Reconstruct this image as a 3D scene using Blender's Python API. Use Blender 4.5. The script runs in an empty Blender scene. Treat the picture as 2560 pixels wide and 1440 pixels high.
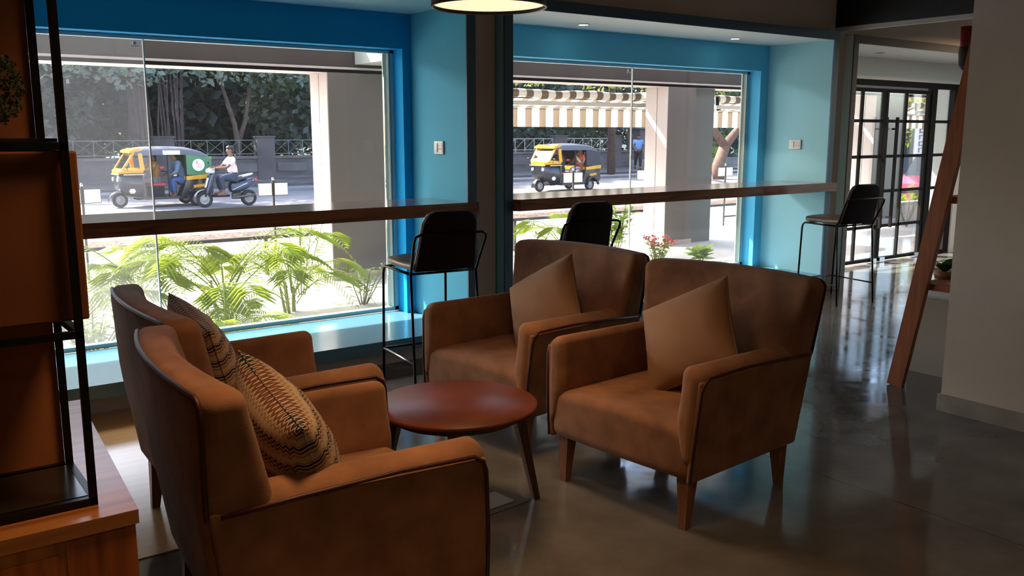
import bpy, bmesh, math, random
from math import sin, cos, pi, radians, sqrt, atan2
from mathutils import Vector, Matrix, Euler
R = random.Random(7)
scene = bpy.context.scene
COL = scene.collection

# ------------------------------------------------------------ camera, world, sun, exposure
cam = bpy.data.cameras.new('camera'); cam_o = bpy.data.objects.new('camera', cam); COL.objects.link(cam_o)
cam.sensor_width = 36; cam.lens = 36 * 2241.3 / 2560; cam.clip_end = 400
cam_o.location = (0, 0, 1.6)
cam_o.rotation_euler = (pi / 2 - 0.171905, 0, -0.63334)
scene.camera = cam_o
scene.view_settings.view_transform = 'Standard'
scene.view_settings.look = 'None'
scene.view_settings.gamma = 1
scene.view_settings.use_curve_mapping = False
scene.view_settings.exposure = 1.45

world = bpy.data.worlds.new('world'); scene.world = world; world.use_nodes = True
wn = world.node_tree; wn.nodes.clear()
sky = wn.nodes.new('ShaderNodeTexSky'); sky.sky_type = 'NISHITA'; sky.sun_disc = False
sky.sun_elevation = radians(42.5); sky.sun_rotation = radians(-31); sky.dust_density = 3.0; sky.air_density = 1.0
bg = wn.nodes.new('ShaderNodeBackground'); bg.inputs[1].default_value = 0.42
wo = wn.nodes.new('ShaderNodeOutputWorld')
wn.links.new(sky.outputs[0], bg.inputs[0]); wn.links.new(bg.outputs[0], wo.inputs[0])

sun = bpy.data.lights.new('sun', 'SUN'); sun.energy = 6.5; sun.angle = 0.009; sun.color = (1, .95, .86)
sun_o = bpy.data.objects.new('sun', sun); COL.objects.link(sun_o)
sun_o.rotation_euler = Vector((0.6, -1.0, -1.07)).to_track_quat('-Z', 'Y').to_euler()
sun_o.location = (0, 30, 30)

# ------------------------------------------------------------ materials
MATS = {}
def mat(name, col, rough=.6, metal=0.0, spec=.5, var=0.0, vscale=8.0, bump=0.0, bscale=60.0, sheen=0.0, col2=None, coat=0.0, coords='Object'):
    if name in MATS: return MATS[name]
    m = bpy.data.materials.new(name); m.use_nodes = True; MATS[name] = m
    nt = m.node_tree; N = nt.nodes; L = nt.links; p = N['Principled BSDF']
    p.inputs['Base Color'].default_value = (*col, 1)
    p.inputs['Roughness'].default_value = rough; p.inputs['Metallic'].default_value = metal
    p.inputs['Specular IOR Level'].default_value = spec
    p.inputs['Sheen Weight'].default_value = sheen; p.inputs['Coat Weight'].default_value = coat
    tc = N.new('ShaderNodeTexCoord')
    if var or col2:
        no = N.new('ShaderNodeTexNoise'); no.inputs['Scale'].default_value = vscale; no.inputs['Detail'].default_value = 6
        L.new(tc.outputs[coords], no.inputs['Vector'])
        mx = N.new('ShaderNodeMixRGB')
        c2 = col2 or tuple(c * (1 - var) for c in col)
        c1 = col if col2 else tuple(min(1, c * (1 + var)) for c in col)
        mx.inputs[1].default_value = (*c1, 1); mx.inputs[2].default_value = (*c2, 1)
        rp = N.new('ShaderNodeMapRange'); rp.inputs[1].default_value = .3; rp.inputs[2].default_value = .7
        L.new(no.outputs[0], rp.inputs[0]); L.new(rp.outputs[0], mx.inputs[0]); L.new(mx.outputs[0], p.inputs['Base Color'])
    if bump:
        nb = N.new('ShaderNodeTexNoise'); nb.inputs['Scale'].default_value = bscale; nb.inputs['Detail'].default_value = 4
        L.new(tc.outputs[coords], nb.inputs['Vector'])
        bm_ = N.new('ShaderNodeBump'); bm_.inputs['Strength'].default_value = bump; bm_.inputs['Distance'].default_value = .01
        L.new(nb.outputs[0], bm_.inputs['Height']); L.new(bm_.outputs[0], p.inputs['Normal'])
    return m

def wood(name, c1, c2, axis=0, rough=.4, scale=1.0, knots=False, coat=0.0):
    if name in MATS: return MATS[name]
    m = bpy.data.materials.new(name); m.use_nodes = True; MATS[name] = m
    nt = m.node_tree; N = nt.nodes; L = nt.links; p = N['Principled BSDF']
    p.inputs['Roughness'].default_value = rough; p.inputs['Coat Weight'].default_value = coat
    p.inputs['Coat Roughness'].default_value = .15
    tc = N.new('ShaderNodeTexCoord'); mp = N.new('ShaderNodeMapping')
    s = [14 * scale] * 3; s[axis] = .9 * scale
    mp.inputs['Scale'].default_value = s
    L.new(tc.outputs['Object'], mp.inputs['Vector'])
    n1 = N.new('ShaderNodeTexNoise'); n1.inputs['Scale'].default_value = 2.0; n1.inputs['Detail'].default_value = 8; n1.inputs['Distortion'].default_value = 1.2
    L.new(mp.outputs[0], n1.inputs['Vector'])
    w = N.new('ShaderNodeTexWave'); w.wave_type = 'BANDS'; w.bands_direction = 'XYZ'[(axis + 1) % 3]
    w.inputs['Scale'].default_value = .55; w.inputs['Distortion'].default_value = 9.0; w.inputs['Detail'].default_value = 3
    L.new(mp.outputs[0], w.inputs['Vector'])
    ad = N.new('ShaderNodeMath'); ad.operation = 'MULTIPLY_ADD'; ad.inputs[1].default_value = .16
    L.new(w.outputs['Fac'], ad.inputs[0]); L.new(n1.outputs[0], ad.inputs[2])
    cr = N.new('ShaderNodeValToRGB'); cr.color_ramp.elements[0].position = .35; cr.color_ramp.elements[0].color = (*c2, 1)
    cr.color_ramp.elements[1].position = .72; cr.color_ramp.elements[1].color = (*c1, 1)
    L.new(ad.outputs[0], cr.inputs[0])
    L.new(cr.outputs[0], p.inputs['Base Color'])
    b = N.new('ShaderNodeBump'); b.inputs['Strength'].default_value = .08; b.inputs['Distance'].default_value = .003
    L.new(n1.outputs[0], b.inputs['Height']); L.new(b.outputs[0], p.inputs['Normal'])
    return m

def glass(name, tint=(.97, .985, .98), refl=.06, haze=.0, haze_col=(.7, .72, .75)):
    m = bpy.data.materials.new(name); m.use_nodes = True; MATS[name] = m
    nt = m.node_tree; N = nt.nodes; L = nt.links; N.clear()
    o = N.new('ShaderNodeOutputMaterial'); t = N.new('ShaderNodeBsdfTransparent'); t.inputs[0].default_value = (*tint, 1)
    g = N.new('ShaderNodeBsdfGlossy'); g.inputs['Roughness'].default_value = .02
    lw = N.new('ShaderNodeLayerWeight'); lw.inputs['Blend'].default_value = .15
    mr = N.new('ShaderNodeMapRange'); mr.inputs[3].default_value = refl * .5; mr.inputs[4].default_value = .6
    L.new(lw.outputs['Fresnel'], mr.inputs[0])
    mx = N.new('ShaderNodeMixShader'); L.new(mr.outputs[0], mx.inputs[0]); L.new(t.outputs[0], mx.inputs[1]); L.new(g.outputs[0], mx.inputs[2])
    out = mx
    if haze:
        d = N.new('ShaderNodeBsdfTranslucent'); d.inputs[0].default_value = (*haze_col, 1)
        m2 = N.new('ShaderNodeMixShader'); m2.inputs[0].default_value = haze
        L.new(mx.outputs[0], m2.inputs[1]); L.new(d.outputs[0], m2.inputs[2]); out = m2  # translucent layer puts veiling glare into the pane
    L.new(out.outputs[0], o.inputs[0])
    return m

def leafmat(name, c, trans=.5, var=.35, rough=.45, tcol=None, vs=3.0):
    m = bpy.data.materials.new(name); m.use_nodes = True; MATS[name] = m
    nt = m.node_tree; N = nt.nodes; L = nt.links; p = N['Principled BSDF']; o = N['Material Output']
    p.inputs['Roughness'].default_value = rough
    tc = N.new('ShaderNodeTexCoord'); no = N.new('ShaderNodeTexNoise'); no.inputs['Scale'].default_value = vs
    L.new(tc.outputs['Object'], no.inputs['Vector'])
    mx = N.new('ShaderNodeMixRGB'); mx.inputs[1].default_value = (*[x * (1 + var) for x in c], 1); mx.inputs[2].default_value = (*[x * (1 - var) for x in c], 1)
    L.new(no.outputs[0], mx.inputs[0]); L.new(mx.outputs[0], p.inputs['Base Color'])
    t = N.new('ShaderNodeBsdfTranslucent'); t.inputs[0].default_value = (*(tcol or [min(1, x * 1.6) for x in c]), 1)
    ms = N.new('ShaderNodeMixShader'); ms.inputs[0].default_value = trans
    L.new(p.outputs[0], ms.inputs[1]); L.new(t.outputs[0], ms.inputs[2]); L.new(ms.outputs[0], o.inputs[0])
    return m

def emis(name, col, st):
    m = bpy.data.materials.new(name); m.use_nodes = True; MATS[name] = m
    p = m.node_tree.nodes['Principled BSDF']; p.inputs['Base Color'].default_value = (*col, 1)
    p.inputs['Emission Color'].default_value = (*col, 1); p.inputs['Emission Strength'].default_value = st
    return m

# ------------------------------------------------------------ mesh builder
class MB:
    def __init__(s): s.v = []; s.f = []; s.sm = []
    def add(s, vs, fs, smooth=False):
        o = len(s.v); s.v += [tuple(v) for v in vs]
        for f in fs: s.f.append(tuple(i + o for i in f)); s.sm.append(smooth)
        return s
    def box(s, x0, x1, y0, y1, z0, z1, M=None):
        vs = [Vector((x, y, z)) for x in (x0, x1) for y in (y0, y1) for z in (z0, z1)]
        if M is not None: vs = [M @ v for v in vs]
        return s.add(vs, [(0, 1, 3, 2), (4, 6, 7, 5), (0, 4, 5, 1), (2, 3, 7, 6), (0, 2, 6, 4), (1, 5, 7, 3)])
    def bar(s, a, b, w, h=None, up=(0, 0, 1)):
        h = h or w; a = Vector(a); b = Vector(b); d = (b - a); L = d.length; d.normalize()
        u = Vector(up)
        if abs(d.dot(u)) > .98: u = Vector((0, 1, 0))
        r = d.cross(u).normalized(); u = r.cross(d)
        M = Matrix((( *r, ), (*d,), (*u,))).transposed().to_4x4(); M.translation = a
        return s.box(-w / 2, w / 2, 0, L, -h / 2, h / 2, M)
    def tube(s, pts, r, n=8, closed=False, caps=True):
        pts = [Vector(p) for p in pts]; m = len(pts); rs = r if isinstance(r, (list, tuple)) else [r] * m
        rings = []; prev = None
        for i, p in enumerate(pts):
            if closed: t = pts[(i + 1) % m] - pts[i - 1]
            elif i == 0: t = pts[1] - p
            elif i == m - 1: t = p - pts[-2]
            else: t = (pts[i + 1] - p).normalized() + (p - pts[i - 1]).normalized()
            t.normalize()
            if prev is None:
                u = Vector((0, 0, 1)) if abs(t.z) < .9 else Vector((1, 0, 0))
                u = (u - t * u.dot(t)).normalized()
            else: u = (prev - t * prev.dot(t)).normalized()
            prev = u; w = t.cross(u)
            rings.append([p + (u * cos(2 * pi * k / n) + w * sin(2 * pi * k / n)) * rs[i] for k in range(n)])
        vs = [v for rg in rings for v in rg]; fs = []
        for i in range(m if closed else m - 1):
            j = (i + 1) % m
            for k in range(n): fs.append((i * n + k, i * n + (k + 1) % n, j * n + (k + 1) % n, j * n + k))
        if not closed and caps: fs += [tuple(range(n))[::-1], tuple((m - 1) * n + k for k in range(n))]
        return s.add(vs, fs, True)
    def cyl(s, c, r, h, n=24, r2=None, axis='z', smooth=True):
        c = Vector(c); r2 = r if r2 is None else r2; A = {'x': (1, 0, 0), 'y': (0, 1, 0), 'z': (0, 0, 1)}[axis]; A = Vector(A)
        u = Vector((0, 1, 0)) if axis == 'x' else Vector((1, 0, 0)); w = A.cross(u)
        vs = []
        for z, rr in ((0, r), (h, r2)):
            for k in range(n): vs.append(c + A * z + (u * cos(2 * pi * k / n) + w * sin(2 * pi * k / n)) * rr)
        s.add(vs, [(k, (k + 1) % n, n + (k + 1) % n, n + k) for k in range(n)], smooth)
        s.add(vs, [tuple(range(n))[::-1], tuple(range(n, 2 * n))]); return s
    def lathe(s, prof, c=(0, 0, 0), n=24, smooth=True):
        vs = []; m = len(prof)
        for r, z in prof:
            for k in range(n): vs.append((c[0] + r * cos(2 * pi * k / n), c[1] + r * sin(2 * pi * k / n), c[2] + z))
        fs = [(i * n + k, i * n + (k + 1) % n, (i + 1) * n + (k + 1) % n, (i + 1) * n + k) for i in range(m - 1) for k in range(n)]
        return s.add(vs, fs, smooth)
    def prism(s, pts, y0, y1, smooth=False, M=None, taper=None):
        """polygon in local x,z extruded along y"""
        n = len(pts); vs = [Vector((x, y0, z)) for x, z in pts] + [Vector((x, y1, z)) for x, z in pts]
        if M is not None: vs = [M @ v for v in vs]
        s.add(vs, [(k, (k + 1) % n, n + (k + 1) % n, n + k) for k in range(n)], smooth)
        s.add(vs, [tuple(range(n))[::-1], tuple(range(n, 2 * n))]); return s
    def grid(s, P, smooth=True, closed_u=False):
        """P[i][j] points"""
        m = len(P); n = len(P[0]); vs = [p for row in P for p in row]; fs = []
        for i in range(m if closed_u else m - 1):
            for j in range(n - 1):
                k = (i + 1) % m; fs.append((i * n + j, i * n + j + 1, k * n + j + 1, k * n + j))
        return s.add(vs, fs, smooth)
    def soft(s, sx, sy, sz, r, c=(0, 0, 0), fn=None, k=3, mid=4):
        """rounded box half sizes sx,sy,sz, radius r, deformed by fn(x,y,z)"""
        def line(h):
            a = [h - r + r * math.tan(pi / 4 * i / k) for i in range(k + 1)]
            inner = [-(h - r) + 2 * (h - r) * i / mid for i in range(1, mid)]
            return [-x for x in a[::-1]] + inner + a
        X, Y, Z = line(sx), line(sy), line(sz); idx = {}; vs = []; fs = []
        def pt(x, y, z):
            key = (round(x, 5), round(y, 5), round(z, 5))
            if key in idx: return idx[key]
            q = Vector((max(-(sx - r), min(sx - r, x)), max(-(sy - r), min(sy - r, y)), max(-(sz - r), min(sz - r, z))))
            d = Vector((x, y, z)) - q
            if d.length > 1e-9: d = d.normalized() * r
            p = q + d + Vector(c)
            if fn: p = Vector(fn(*p))
            idx[key] = len(vs); vs.append(p); return idx[key]
        for sgn in (-1, 1):
            for A, B, f in ((X, Y, lambda a, b: (a, b, sgn * sz)), (Y, Z, lambda a, b: (sgn * sx, a, b)), (Z, X, lambda a, b: (b, sgn * sy, a))):
                for i in range(len(A) - 1):
                    for j in range(len(B) - 1):
                        q = [pt(*f(A[i], B[j])), pt(*f(A[i + 1], B[j])), pt(*f(A[i + 1], B[j + 1])), pt(*f(A[i], B[j + 1]))]
                        if sgn < 0: q = q[::-1]
                        fs.append(tuple(q))
        return s.add(vs, fs, True)
    def build(s, name, m, parent=None, **kw):
        me = bpy.data.meshes.new(name); me.from_pydata(s.v, [], s.f)
        me.polygons.foreach_set('use_smooth', s.sm); me.update()
        if m: me.materials.append(m)
        o = bpy.data.objects.new(name, me); COL.objects.link(o)
        if parent: o.parent = parent
        for a, b in kw.items(): o[a] = b
        return o

def thing(name, label, cat, loc=(0, 0, 0), rz=0, group=None, M=None):
    o = bpy.data.objects.new(name, None); COL.objects.link(o); o.empty_display_size = .1
    if M is not None: o.matrix_world = M
    else: o.location = loc; o.rotation_euler = (0, 0, rz)
    return tag(o, label, cat, group)
def tag(o, label=None, cat=None, group=None, kind=None):
    if label: o['label'] = label
    if cat: o['category'] = cat
    if group: o['group'] = group
    if kind: o['kind'] = kind
    return o
def struct(name, b, m, parent=None):
    o = b.build(name, m, parent)
    if parent is None: o['kind'] = 'structure'
    return o
def dup(root, loc=None, rz=None, label=None, M=None):
    r = root.copy(); COL.objects.link(r)
    if M is not None: r.matrix_world = M
    else:
        r.location = loc
        if rz is not None: r.rotation_euler = (0, 0, rz)
    if label: r['label'] = label
    for ch in list(root.children):
        c = ch.copy(); COL.objects.link(c); c.parent = r
        for g in ch.children:
            d = g.copy(); COL.objects.link(d); d.parent = c
    return r

# palette -------------------------------------------------------------
BLUE = mat('blue_paint', (.10, .42, .60), .7, spec=.12)
SOFFIT_BLUELIT = mat('soffit_blue_lit', (.26, .52, .66), .5)  # white soffit paint with bounced blue light mixed into its colour
BLUE_LIT = mat('blue_paint_lit', (.36, .70, .80), .65, spec=.15)  # blue paint lightened, the right bay's brighter light is in the colour
GREYBLUE = mat('grey_paint', (.30, .35, .37), .6)
BEIGE = mat('beige_wall', (.78, .66, .56), .85, var=.06, vscale=2.0, bump=.15, bscale=90)
WALLR = mat('right_wall_paint', (.62, .55, .48), .8, var=.05, vscale=1.5, bump=.1, bscale=80)
OFFWHITE = mat('offwhite_paint', (.62, .66, .66), .6)
CEILING = mat('ceiling_paint', (.25, .2, .17), .9)
DARKBEAM = mat('dark_beam_paint', (.006, .008, .012), .6)
BLACKM = mat('black_metal', (.012, .012, .014), .35, metal=.6)
DARKFR = mat('door_steel', (.012, .011, .011), .7, spec=.15)
STEEL = mat('brushed_steel', (.45, .45, .46), .3, metal=1)
CLAD = mat('portico_cladding', (.42, .36, .345), .7, var=.03, vscale=.8)
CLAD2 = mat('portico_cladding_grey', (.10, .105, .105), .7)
CLADDARK = mat('lintel_inner_face', (.035, .027, .024), .8, var=.25, vscale=1.6)
WHITE = mat('white_plastic', (.75, .74, .70), .4)

# ------------------------------------------------------------ the room
b = MB(); b.box(-3, 14, -4, 6.30, -.12, 0)
floor = struct('floor', b, None)
def floor_mat():
    m = bpy.data.materials.new('polished_concrete'); m.use_nodes = True
    nt = m.node_tree; N = nt.nodes; L = nt.links; p = N['Principled BSDF']
    tc = N.new('ShaderNodeTexCoord')
    n1 = N.new('ShaderNodeTexNoise'); n1.inputs['Scale'].default_value = 1.3; n1.inputs['Detail'].default_value = 9; n1.inputs['Roughness'].default_value = .62
    n2 = N.new('ShaderNodeTexNoise'); n2.inputs['Scale'].default_value = 7; n2.inputs['Detail'].default_value = 6
    L.new(tc.outputs['Object'], n1.inputs['Vector']); L.new(tc.outputs['Object'], n2.inputs['Vector'])
    cr = N.new('ShaderNodeValToRGB'); cr.color_ramp.elements[0].position = .33; cr.color_ramp.elements[0].color = (.085, .08, .073, 1)
    cr.color_ramp.elements[1].position = .7; cr.color_ramp.elements[1].color = (.17, .165, .155, 1)
    L.new(n1.outputs[0], cr.inputs[0])
    # saw-cut joints along y at x = 3.56 and x = 8.1 and across
    sx = N.new('ShaderNodeSeparateXYZ'); L.new(tc.outputs['Object'], sx.inputs[0])
    def joint(out, pos, w):
        a = N.new('ShaderNodeMath'); a.operation = 'SUBTRACT'; a.inputs[1].default_value = pos; L.new(out, a.inputs[0])
        c = N.new('ShaderNodeMath'); c.operation = 'ABSOLUTE'; L.new(a.outputs[0], c.inputs[0])
        d = N.new('ShaderNodeMath'); d.operation = 'LESS_THAN'; d.inputs[1].default_value = w; L.new(c.outputs[0], d.inputs[0]); return d.outputs[0]
    js = [joint(sx.outputs[0], 3.57, .003), joint(sx.outputs[0], 8.1, .005), joint(sx.outputs[1], -.4, .003), joint(sx.outputs[0], -1.0, .003)]
    cur = js[0]
    for j in js[1:]:
        a = N.new('ShaderNodeMath'); a.operation = 'MAXIMUM'; L.new(cur, a.inputs[0]); L.new(j, a.inputs[1]); cur = a.outputs[0]
    mx = N.new('ShaderNodeMixRGB'); mx.inputs[2].default_value = (.006, .005, .005, 1)
    L.new(cur, mx.inputs[0]); L.new(cr.outputs[0], mx.inputs[1]); L.new(mx.outputs[0], p.inputs['Base Color'])
    mr = N.new('ShaderNodeMapRange'); mr.inputs[1].default_value = .35; mr.inputs[2].default_value = .7; mr.inputs[3].default_value = .06; mr.inputs[4].default_value = .17
    L.new(n2.outputs[0], mr.inputs[0]); L.new(mr.outputs[0], p.inputs['Roughness'])
    p.inputs['Specular IOR Level'].default_value = .7
    bp = N.new('ShaderNodeBump'); bp.inputs['Strength'].default_value = .05; bp.inputs['Distance'].default_value = .01
    L.new(n2.outputs[0], bp.inputs['Height']); L.new(bp.outputs[0], p.inputs['Normal'])
    return m
floor.data.materials.clear(); floor.data.materials.append(floor_mat())

struct('ceiling', MB().box(-3, 14, -4, 5.4, 3.3, 3.4), CEILING)
struct('wall_left', MB().box(-3.1, -3, -4, 5.4, 0, 3.4), BEIGE)
struct('wall_back', MB().box(-3, 14, -4.1, -4, 0, 3.4), BEIGE)
struct('wall_far_right', MB().box(14, 14.1, -4, -.6, 0, 3.4).box(14, 14.1, 6.0, 6.3, 0, 3.4).box(14, 14.1, -.6, 6.0, 0, .15).box(14, 14.1, -.6, 6.0, 2.9, 3.4), BEIGE)  # opening cut in to let side daylight reach the door bay
b = MB()
for i in range(5): b.box(14.02, 14.08, -.6 + i * 1.64, -.54 + i * 1.64, .15, 2.9)
o = struct('window_3', b, DARKFR)  # unseen glazed opening, added to bring soft side light onto door wall and floor
MB().box(14.045, 14.055, -.54, 6.0, .15, 2.9).build('glass_pane', glass('added_opening_glass', (.95, .96, .96), .04), o)
# facade wall (columns between the bays and the band above them)
F0, F1 = 5.40, 6.30
b = MB()
b.box(-3, -.39, F0, F1, 0, 2.55); b.box(3.58, 3.812, F0, F1, 0, 2.55); b.box(7.80, 8.045, F0, F1, 0, 2.55); b.box(12.77, 14, F0, F1, 0, 2.55)
b.box(-3, 14, F0, F1, 2.55, 6.0)
b.box(-.39, 3.58, F0 + .04, F1, 0, .12); b.box(3.812, 7.80, F0 + .04, F1, 0, .12)
struct('wall_front', b, BEIGE)
FRAME_SHADED = mat('frame_blue_shaded', (.07, .14, .22), .55); SILL = mat('sill_gloss', (.11, .28, .38), .16, spec=.7)  # front frames: blue paint darkened to hold the shade they stand in
# window bays
def bay(idx, xl, xr, paint, back, soffit, ox0, ox1, joint):
    b = MB()
    b.box(xl - .075, xl, 5.315, 6.06, .12, 2.55); b.box(xr, xr + .075, 5.315, 6.06, .12, 2.55)
    w = b.build('window_%d' % idx, paint); w['kind'] = 'structure'
    b = MB()
    b.box(xl, ox0, 6.06, 6.298, .20, 2.47); b.box(ox1, xr, 6.06, 6.298, .20, 2.47); b.box(ox0, ox1, 6.06, 6.298, 2.215, 2.47)
    b.build('bay_back_panel', back, w)
    MB().box(xl, xr, 5.315, 6.06, 2.47, 2.549).build('soffit', soffit, w)
    b = MB(); b.box(xl - .075, xl, 5.30, 5.315, .12, 2.55); b.box(xr, xr + .075, 5.30, 5.315, .12, 2.55); b.box(xl, xr, 5.30, 5.315, 2.47, 2.55)
    b.build('front_frame', FRAME_SHADED, w)
    MB().box(xl, xr, 5.30, 6.20, .12, .20).build('window_sill', SILL, w)
    fr = mat('window_frame_paint', (.42, .62, .66), .4)
    b = MB(); z0, z1 = .205, 2.212; y0, y1 = 6.20, 6.255
    b.box(ox0, ox1, y0, y1, z1 - .022, z1); b.box(ox0, ox1, y0, y1, z0, z0 + .03)
    b.box(ox0, ox0 + .03, y0, y1, z0, z1); b.box(ox1 - .03, ox1, y0, y1, z0, z1)
    b.build('window_frame', fr, w)
    b = MB(); b.box(ox1 - .075, ox1 - .032, 6.235, 6.245, z0 + .03, z1 - .022); b.box(ox1 - .046, ox1 - .038, 6.20, 6.235, z0 + .03, z1 - .022)
    b.build('edge_strip', mat('cream_strip', (.66, .74, .68), .4), w)
    MB().box(ox0 + .03, joint - .0025, 6.222, 6.232, z0 + .03, z1 - .022).build('glass_pane', MATS['hazy_glass' if idx == 1 else 'window_glass'], w)
    MB().box(joint + .0025, ox1 - .075, 6.222, 6.232, z0 + .03, z1 - .022).build('glass_pane', MATS['window_glass'], w)
    MB().box(joint - .004, joint + .004, 6.218, 6.236, z0 + .03, z1 - .022).build('glass_joint', mat('joint_seal', (.6, .62, .62), .5), w)
    MB().cyl((joint - .055, 6.214, 2.165), .012, .01, 12, axis='y').box(joint - .08, joint - .03, 6.212, 6.22, 2.142, 2.148).build('glass_sticker', mat('sticker_pale', (.6, .6, .58), .5), w)
    return w
glass('hazy_glass', (.95, .96, .96), .04, .05, (.75, .78, .85))  # stronger haze stands for the glare over the left pane
glass('window_glass', (.95, .96, .96), .03, .006, (.75, .78, .85))
bay(1, -.315, 3.505, BLUE, mat('blue_bounce_deep', (.014, .38, .80), .7, spec=.1), SOFFIT_BLUELIT, -.24, 3.43, 1.615)  # back panel: blue paint deepened, its weaker bounce light is in the colour
bay(2, 3.902, 7.723, BLUE_LIT, mat('blue_bounce_mid', (.13, .60, .95), .65, spec=.15), mat('soffit_white', (.68, .76, .78), .6), 3.977, 7.60, 5.96)  # back panel: blue paint recoloured to hold the bounce light it gets

# third bay with the glazed door
b = MB()
b.box(8.045, 8.117, 5.315, 6.20, 0, 2.54); b.box(12.70, 12.77, 5.315, 6.20, 0, 2.54)
b.box(8.117, 9.05, 6.20, 6.298, 0, 2.46); b.box(11.88, 12.70, 6.20, 6.298, 0, 2.46); b.box(9.05, 11.88, 6.20, 6.298, 2.215, 2.46)
w3 = struct('wall_door_bay', b, mat('door_bay_paint', (.80, .82, .80), .6))
MB().box(8.117, 12.70, 5.315, 6.20, 2.46, 2.54).build('soffit', OFFWHITE, w3)
MB().box(8.045, 8.117, 5.30, 5.315, 0, 2.54).box(12.70, 12.77, 5.30, 5.315, 0, 2.54).box(8.117, 12.70, 5.30, 5.315, 2.46, 2.54).build('front_frame', mat('frame_grey', (.20, .19, .17), .7, spec=.2), w3)
# door
d = thing('door_1', None, None); d['kind'] = 'structure'
b = MB(); DY = 6.255
b.box(9.05, 11.88, DY - .035, DY + .035, 2.145, 2.215); b.box(9.05, 11.25, DY - .025, DY + .02, 2.075, 2.118)
b.box(11.74, 11.88, DY - .035, DY + .035, 0, 2.145); b.box(11.20, 11.32, DY - .035, DY + .03, 0, 2.145); b.box(9.05, 9.11, DY - .03, DY + .03, 0, 2.145)
b.build('door_frame', DARKFR, d)
for nm, x0, x1, bars in (('door_leaf', 9.12, 10.195, (9.72,)), ('door_leaf', 10.205, 11.19, (10.66,))):
    b = MB()
    b.box(x0, x0 + .045, DY - .02, DY + .02, .02, 2.09); b.box(x1 - .045, x1, DY - .02, DY + .02, .02, 2.09); b.box(x0, x1, DY - .02, DY + .02, .02, .06)
    for x in bars: b.box(x - .018, x + .018, DY - .015, DY + .015, .06, 2.09)
    for z in (1.735, 1.31, .885, .455): b.box(x0 + .045, x1 - .045, DY - .015, DY + .015, z - .018, z + .018)
    lf = b.build(nm, DARKFR, d)
    MB().box(x0 + .045, x1 - .045, DY - .004, DY + .004, .06, 2.09).build('glass_pane', glass('door_glass', (.95, .96, .96), .05), lf)
for hx in (10.13, 10.36):
    b = MB(); b.box(hx - .016, hx + .016, DY - .095, DY - .065, .44, 1.78)
    for z in (1.64, .56): b.box(hx - .01, hx + .01, DY - .07, DY - .015, z - .012, z + .012)
    b.build('door_handle', DARKFR, d)
b = MB()
for z in (1.735, 1.31, .885, .455): b.box(11.32, 11.74, DY - .015, DY + .015, z - .018, z + .018)
b.box(11.32, 11.74, DY - .02, DY + .02, .0, .05)
sp = b.build('side_panel', DARKFR, d)
MB().box(11.32, 11.74, DY - .004, DY + .004, .05, 2.145).build('glass_pane', MATS['door_glass'], sp)
b = MB()
for x in (10.12, 10.30, 11.10): b.box(x - .055, x + .055, DY - .045, DY + .045, .005, .06)
b.build('patch_fitting', STEEL, d)
# right foreground wall and its skirting
struct('wall_right', MB().box(5.0, 5.14, -4, 2.585, 0, 3.3), WALLR)
struct('baseboard_right', MB().box(4.985, 5.0, -4, 2.60, 0, .10).box(5.0, 5.14, 2.585, 2.60, 0, .10), mat('skirting_tile', (.30, .27, .25), .45, var=.2, vscale=6))
# dark ceiling beam
bm_ = struct('trim_1', MB().box(7.857, 8.15, -4, 5.40, 2.60, 3.3), DARKBEAM)
MB().box(7.857, 7.90, -4, 5.40, 2.56, 2.60).build('beam_edge', mat('beam_edge_paint', (.45, .42, .40), .5), bm_)

# counters
CW = wood('counter_wood', (.30, .115, .045), (.14, .045, .018), 0, .16, .8, coat=.6)
def counter(x0, x1, over, label):
    t = thing('bar_counter', label, 'counter', ((x0 + x1) / 2, 5.5, 1.03), 0, None)
    h = (x1 - x0) / 2; e = over; q = [(-h + .03, -.245), (h + e, -.245), (h + e, -.202), (h, -.202), (h, .325), (-h, .325), (-h, -.205)]
    n = len(q); b = MB(); b.add([(x, y, 0) for x, y in q] + [(x, y, .085) for x, y in q], [tuple(range(n))[::-1], tuple(range(n, 2 * n))] + [(k, (k + 1) % n, n + (k + 1) % n, n + k) for k in range(n)])
    b.build('worktop', CW, t)
    return t
c1 = counter(-.31, 3.502, .068, 'thick wooden bar counter across the left window, its right end by the first stool')
c2 = counter(3.906, 7.718, .11, 'thick wooden bar counter across the right window, with the wall socket above its end')

# sockets
def socket(y0, y1, x, z, label):
    t = thing('wall_socket', label, 'socket', (x, (y0 + y1) / 2, z), 0)
    h = (y1 - y0) / 2
    MB().soft(.006, h, .048, .004, (-.006, 0, 0), k=2, mid=1).build('faceplate', WHITE, t)
    b = MB(); b.box(-.0135, -.012, -h * .8, h * .05, -.035, .035); b.build('socket_inset', mat('plastic_inset', (.68, .67, .64), .4), t)
    b = MB()
    for yy, zz, r in ((-.37, .014, .0035), (-.56, -.01, .0045), (-.2, -.01, .0045)): b.cyl((-.0142, yy * h * 1.0, zz), r, .001, 10, axis='x')
    b.build('pin_hole', mat('hole_black', (.01, .01, .01), .6), t)
    MB().soft(.003, h * .32, .033, .002, (-.0145, h * .45, 0), k=1, mid=1).build('rocker_switch', WHITE, t)
socket(5.605, 5.73, 3.505, 1.49, 'white wall socket on the dark blue reveal of the left window')
socket(5.617, 5.757, 7.723, 1.48, 'white wall socket on the pale blue reveal of the right window')

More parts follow.
